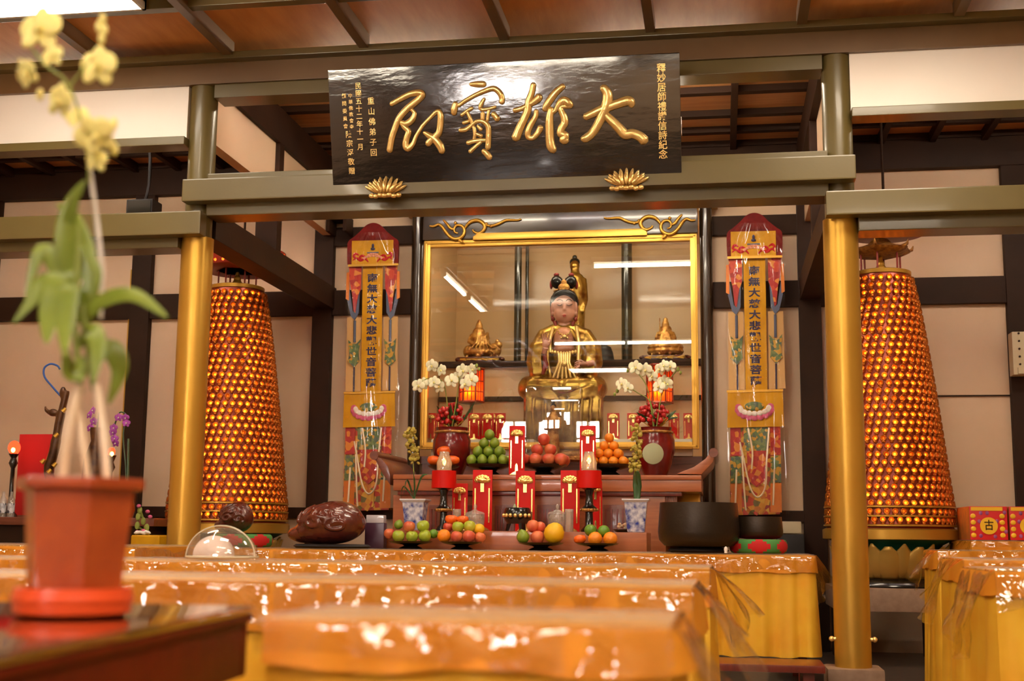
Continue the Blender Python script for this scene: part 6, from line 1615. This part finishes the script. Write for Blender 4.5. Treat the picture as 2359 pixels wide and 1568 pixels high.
for a, b in ((0.06, 0.06), (1.24, 0.06), (0.06, 1.04), (1.24, 1.04)):
    p = E1+ex*a+nx_*b; q = MB(); q.cyl((p.x, p.y, 0), (p.x, p.y, DZ-0.022), 0.022, 0.03, n=16); q.build('leg', M['desk_wood'], o)

GX = at(172, 1300, 1.42); PYY = 1.42; kp = PYY/FPX
pc = Vector((onz(165, 1436, DZ).x, PYY, DZ)); pc.x = at(165, 1430, PYY).x
zz = lambda y: at(165, y, PYY).z
o = thing('potted_orchid', (pc.x, PYY, DZ), 'tall yellow orchid in a hexagonal clay pot on the foreground desk', 'potted plant')
q = MB(); rot6 = Matrix.Rotation(0.16, 3, 'Z')
zr0, zr1 = zz(1128), zz(1102)
q.lathe([(0.052, DZ+0.012), (0.056, DZ+0.03), (0.066, zr0), (0.077, zr0), (0.078, zr1), (0.070, zr1), (0.066, zr1-0.012), (0.06, zr1-0.02)], (pc.x, PYY, 0), 6, rot=rot6); q.build('clay_pot', M['terracotta'], o, smooth=0, bevel=0.003)
q = MB(); q.lathe([(0.058, DZ), (0.066, DZ+0.004), (0.068, DZ+0.022), (0.066, zz(1352)), (0.061, zz(1352)), (0.060, DZ+0.024), (0.05, DZ+0.010)], (pc.x, PYY, 0), 40); q.lathe([(0.068, DZ+0.016), (0.0695, DZ+0.02), (0.068, DZ+0.024)], (pc.x, PYY, 0), 40, caps=False)
sc_ = q.build('saucer', M['saucer'], o, smooth=50)
q = MB(); q.lathe([(0.059, zr1-0.025), (0.04, zr1-0.016), (0.001, zr1-0.012)], (pc.x, PYY, 0), 6, rot=rot6); q.build('bark_soil', M['altar_dark'], o)
A = lambda a, b, d=0.0: at(a, b, PYY-d)
# pale canes rising out of the pot
for pth, rr in (([(144, 1112), (150, 1040), (166, 960), (182, 885)], [10, 12, 14, 10]), ([(203, 1112), (195, 1050), (188, 1000), (184, 950)], [7, 8, 8, 6]), ([(247, 1112), (241, 1030), (233, 960), (222, 885)], [10, 11, 10, 8])):
    q = MB(); P3 = smooth_path([tuple(A(a, b, 0.01)) for a, b in pth], 5); n = len(P3)
    R3 = smooth_path([(x*kp,) for x in rr], 5); q.tube(P3, [x[0] for x in R3], 12); q.build('cane', M['cane'], o, smooth=60)
# leafy upper canes
q = MB(); q.tube(smooth_path([tuple(A(186, 905)), tuple(A(178, 820)), tuple(A(172, 720)), tuple(A(180, 600)), tuple(A(176, 520))], 5), [8*kp]*21, 8); q.tube(smooth_path([tuple(A(218, 900)), tuple(A(206, 830)), tuple(A(198, 760)), tuple(A(190, 700))], 5), [8*kp]*16, 8); q.build('green_cane', M['stem'], o, smooth=60)
LEAVES = [([(172, 640), (150, 580), (160, 480), (196, 415)], 27, 0.02), ([(170, 650), (205, 600), (170, 500), (130, 470)], 20, -0.02), ([(160, 700), (120, 600), (90, 580), (60, 690)], 22, 0.02), ([(158, 700), (110, 640), (75, 690), (30, 745)], 20, 0.03),
          ([(160, 690), (140, 640), (115, 720), (108, 790)], 34, 0.045), ([(172, 690), (160, 660), (150, 740), (150, 820)], 28, 0.05), ([(190, 740), (240, 690), (310, 680), (385, 730)], 23, 0.03), ([(205, 850), (250, 800), (275, 850), (250, 930)], 27, -0.02),
          ([(195, 760), (200, 690), (215, 620), (185, 560)], 24, 0.0), ([(190, 820), (180, 860), (160, 850), (150, 800)], 24, 0.05), ([(170, 560), (155, 520), (170, 470), (185, 430)], 18, 0.03), ([(180, 800), (210, 760), (225, 800), (215, 880)], 24, 0.04)]
for pth, wpx, d in LEAVES:
    P3 = smooth_path([tuple(A(a, b, d*(i/3))) for i, (a, b) in enumerate(pth)], 5); n = len(P3)
    q = MB(); q.tube(P3, [max(0.0012, wpx*kp*math.sin(PI*(0.06+0.9*(i/(n-1))**0.85))) for i in range(n)], 10, flat=0.12, up=(0.25, -1, 0.35)); q.build('leaf', M['leaf'], o, smooth=60)
# white support stake and flower stem
q = MB(); q.tube([A(232, 735, -0.02), A(236, 620, -0.02), A(222, 500, -0.01), A(205, 370, 0)], [4.5*kp, 6*kp, 6*kp, 5*kp], 10); q.build('support_stake', M['white_cloth'], o, smooth=60)
q = MB(); q.tube(smooth_path([tuple(A(205, 420)), tuple(A(200, 330)), tuple(A(180, 250)), tuple(A(150, 185)), tuple(A(105, 150)), tuple(A(60, 95))], 5), 3.5*kp, 8); q.tube(smooth_path([tuple(A(160, 200)), tuple(A(190, 160)), tuple(A(225, 120)), tuple(A(236, 50))], 5), 3*kp, 8); q.build('flower_stem', M['stem'], o, smooth=60)
YB = blossom_mesh('yellow_blossom', M['petal_yellow'], M['petal_yellow'], 0.026)
for a, b, s in ((92, 66, 1.2), (60, 168, 0.72), (226, 152, 1.0), (138, 232, 0.85), (218, 312, 1.0), (120, 128, 0.6), (222, 368, 0.6), (178, 268, 0.6)):
    place_blossom(YB, A(a, b, rnd.uniform(0.0, 0.03)), o, (rnd.uniform(-.5, .5), -1, rnd.uniform(-.4, .3)), s, rnd.uniform(-.5, .5))
for a, b in ((236, 45), (240, 70), (228, 62), (234, 90), (262, 285), (264, 345), (92, 218)): q = MB(); q.ell(A(a, b), (10*kp, 10*kp, 17*kp), 10); q.build('bud', M['petal_yellow'], o, smooth=60)
# ================================================================== LAMPS, DAYLIGHT, CAMERA
def tube_lamp(p0, p1, label, group=None, tm='tube'):
    p0 = Vector(p0); p1 = Vector(p1); c = (p0+p1)/2; d = (p1-p0).normalized(); side = Vector((-d.y, d.x, 0))
    o = thing('ceiling_tube_lamp', (c.x, c.y, c.z), label, 'lamp', group)
    q = MB(); q.cyl(p0, p1, 0.019, n=12); q.build('tube', M[tm], o)
    q = MB(); L = (p1-p0).length/2+0.03
    q.obox(c+Vector((0, 0, 0.055)), (2*L if abs(d.x) > .5 else 0.09, 2*L if abs(d.y) > .5 else 0.09, 0.05)); q.build('housing', M['lamp_white'], o)
    q = MB()
    for s in (-1, 1): q.obox(c+d*s*(L-0.012)+Vector((0, 0, 0.01)), (0.024 if abs(d.x) > .5 else 0.06, 0.024 if abs(d.y) > .5 else 0.06, 0.07))
    q.build('socket', M['lamp_white'], o)
def panel_lamp(x0, x1, y0, y1, z, label, group=None, pm='panel'):
    o = thing('ceiling_light', ((x0+x1)/2, (y0+y1)/2, z), label, 'lamp', group)
    q = MB(); q.box(x0+0.015, x1-0.015, y0+0.015, y1-0.015, z-0.004, z+0.01); q.build('diffuser', M[pm], o)
    q = MB(); q.box(x0, x1, y0, y0+0.02, z-0.012, z+0.06); q.box(x0, x1, y1-0.02, y1, z-0.012, z+0.06); q.box(x0, x0+0.02, y0, y1, z-0.012, z+0.06); q.box(x1-0.02, x1, y0, y1, z-0.012, z+0.06)
    q.box(x0, x1, y0, y1, z+0.03, z+0.06)
    q.build('frame', M['lamp_white'], o)
tube_lamp((-1.20, 8.12, 3.50), (-0.25, 8.12, 3.50), 'fluorescent tube lamp hanging in the altar bay behind the black board')
tube_lamp((-2.55, 0.75, 3.85), (-1.45, 0.75, 3.85), 'fluorescent tube lamp over the front reading tables, outer one', 'tube lamps in a line over the front tables')
tube_lamp((-1.40, 0.75, 3.85), (-0.30, 0.75, 3.85), 'fluorescent tube lamp over the front reading tables, inner one', 'tube lamps in a line over the front tables')
for i, y in enumerate((3.5, 5.0)):
    tube_lamp((-3.15, y, 3.85), (-3.15, y+1.2, 3.85), 'fluorescent tube lamp running towards the shrine, %s one' % ('nearer' if i == 0 else 'farther'), 'tube lamps in a line towards the shrine')
panel_lamp(-4.45, -3.30, 6.05, 6.66, 3.905, 'glowing white ceiling light above the yellow orchid', pm='panel_soft')
LG = 'ceiling lights of the hall'
for i, (x, y) in enumerate(((1.0, 6.13), (-1.6, 3.4), (1.6, 2.6), (-4.4, 3.2), (-2.2, -2.9), (1.4, -1.6), (0.95, -0.2), (1.0, -3.2), (2.8, -2.4))):  # fill panels added for brightness, except by the right pillar and left windows
    panel_lamp(x-0.55, x+0.55, y-0.3, y+0.3, 3.905, ['ceiling light over the aisle before the right pillar', 'fill light added over the middle tables', 'fill light added over the right tables', 'fill light added over the left tables',
               'ceiling light beside the windows, left', 'fill light added in the hall right of the windows', 'fill light added above the aisle by the camera side', 'fill light added by the back wall of the hall', 'fill light added in the back right corner of the hall'][i], LG)
# shrine alcove lamp, plus fill tubes added beside it and behind the facade
tube_lamp((-2.25, 10.6, 3.52), (-1.35, 10.6, 3.52), 'fill tube added behind the left half of the shrine lintel', tm='tube_inner')  # second tube, added to brighten the case wall
tube_lamp((-1.2, 10.6, 3.52), (-0.3, 10.6, 3.52), 'tube lamp hidden behind the right half of the shrine lintel', tm='tube_inner')
for x, y, nm in ((-2.2, 8.2, 'altar bay left'), (-0.3, 8.2, 'altar bay right'), (-4.9, 8.2, 'left aisle'), (2.3, 8.2, 'right aisle')):  # unseen tubes added to brighten the bay and aisles
    tube_lamp((x-0.5, y, 3.94), (x+0.5, y, 3.94), 'unseen fill tube added under the %s ceiling behind the facade beam' % nm)

w = bpy.data.worlds.new('sky'); sc.world = w; w.use_nodes = True
nt = w.node_tree; nt.nodes.clear()
o_ = nt.nodes.new('ShaderNodeOutputWorld'); bg = nt.nodes.new('ShaderNodeBackground')
bg.inputs['Color'].default_value = lin((255, 244, 236)); bg.inputs['Strength'].default_value = 30.0
nt.links.new(bg.outputs['Background'], o_.inputs['Surface'])

cd = bpy.data.cameras.new('camera'); cam = bpy.data.objects.new('camera', cd); COL.objects.link(cam); sc.camera = cam
cd.sensor_fit = 'HORIZONTAL'; cd.sensor_width = 36.0; cd.lens = FPX/2359*36.0
cd.clip_start = 0.02; cd.clip_end = 100
mw = Matrix((Rv, -Dv, -Fv)).transposed().to_4x4(); mw.translation = Vector((0, 0, EYE)); cam.matrix_world = mw
cd.dof.use_dof = True; cd.dof.focus_distance = 7.6; cd.dof.aperture_fstop = 3.6; cd.dof.aperture_blades = 7
vs = sc.view_settings
vs.view_transform = 'Standard'; vs.look = 'None'; vs.gamma = 1.0; vs.exposure = 1.1; vs.use_curve_mapping = False
try: sc.display_settings.display_device = 'sRGB'
except Exception: pass
sc.cycles.max_bounces = 8; sc.cycles.diffuse_bounces = 4; sc.cycles.glossy_bounces = 4; sc.cycles.transparent_max_bounces = 16; sc.cycles.transmission_bounces = 6
sc.cycles.caustics_reflective = False; sc.cycles.caustics_refractive = False; sc.cycles.sample_clamp_indirect = 6.0
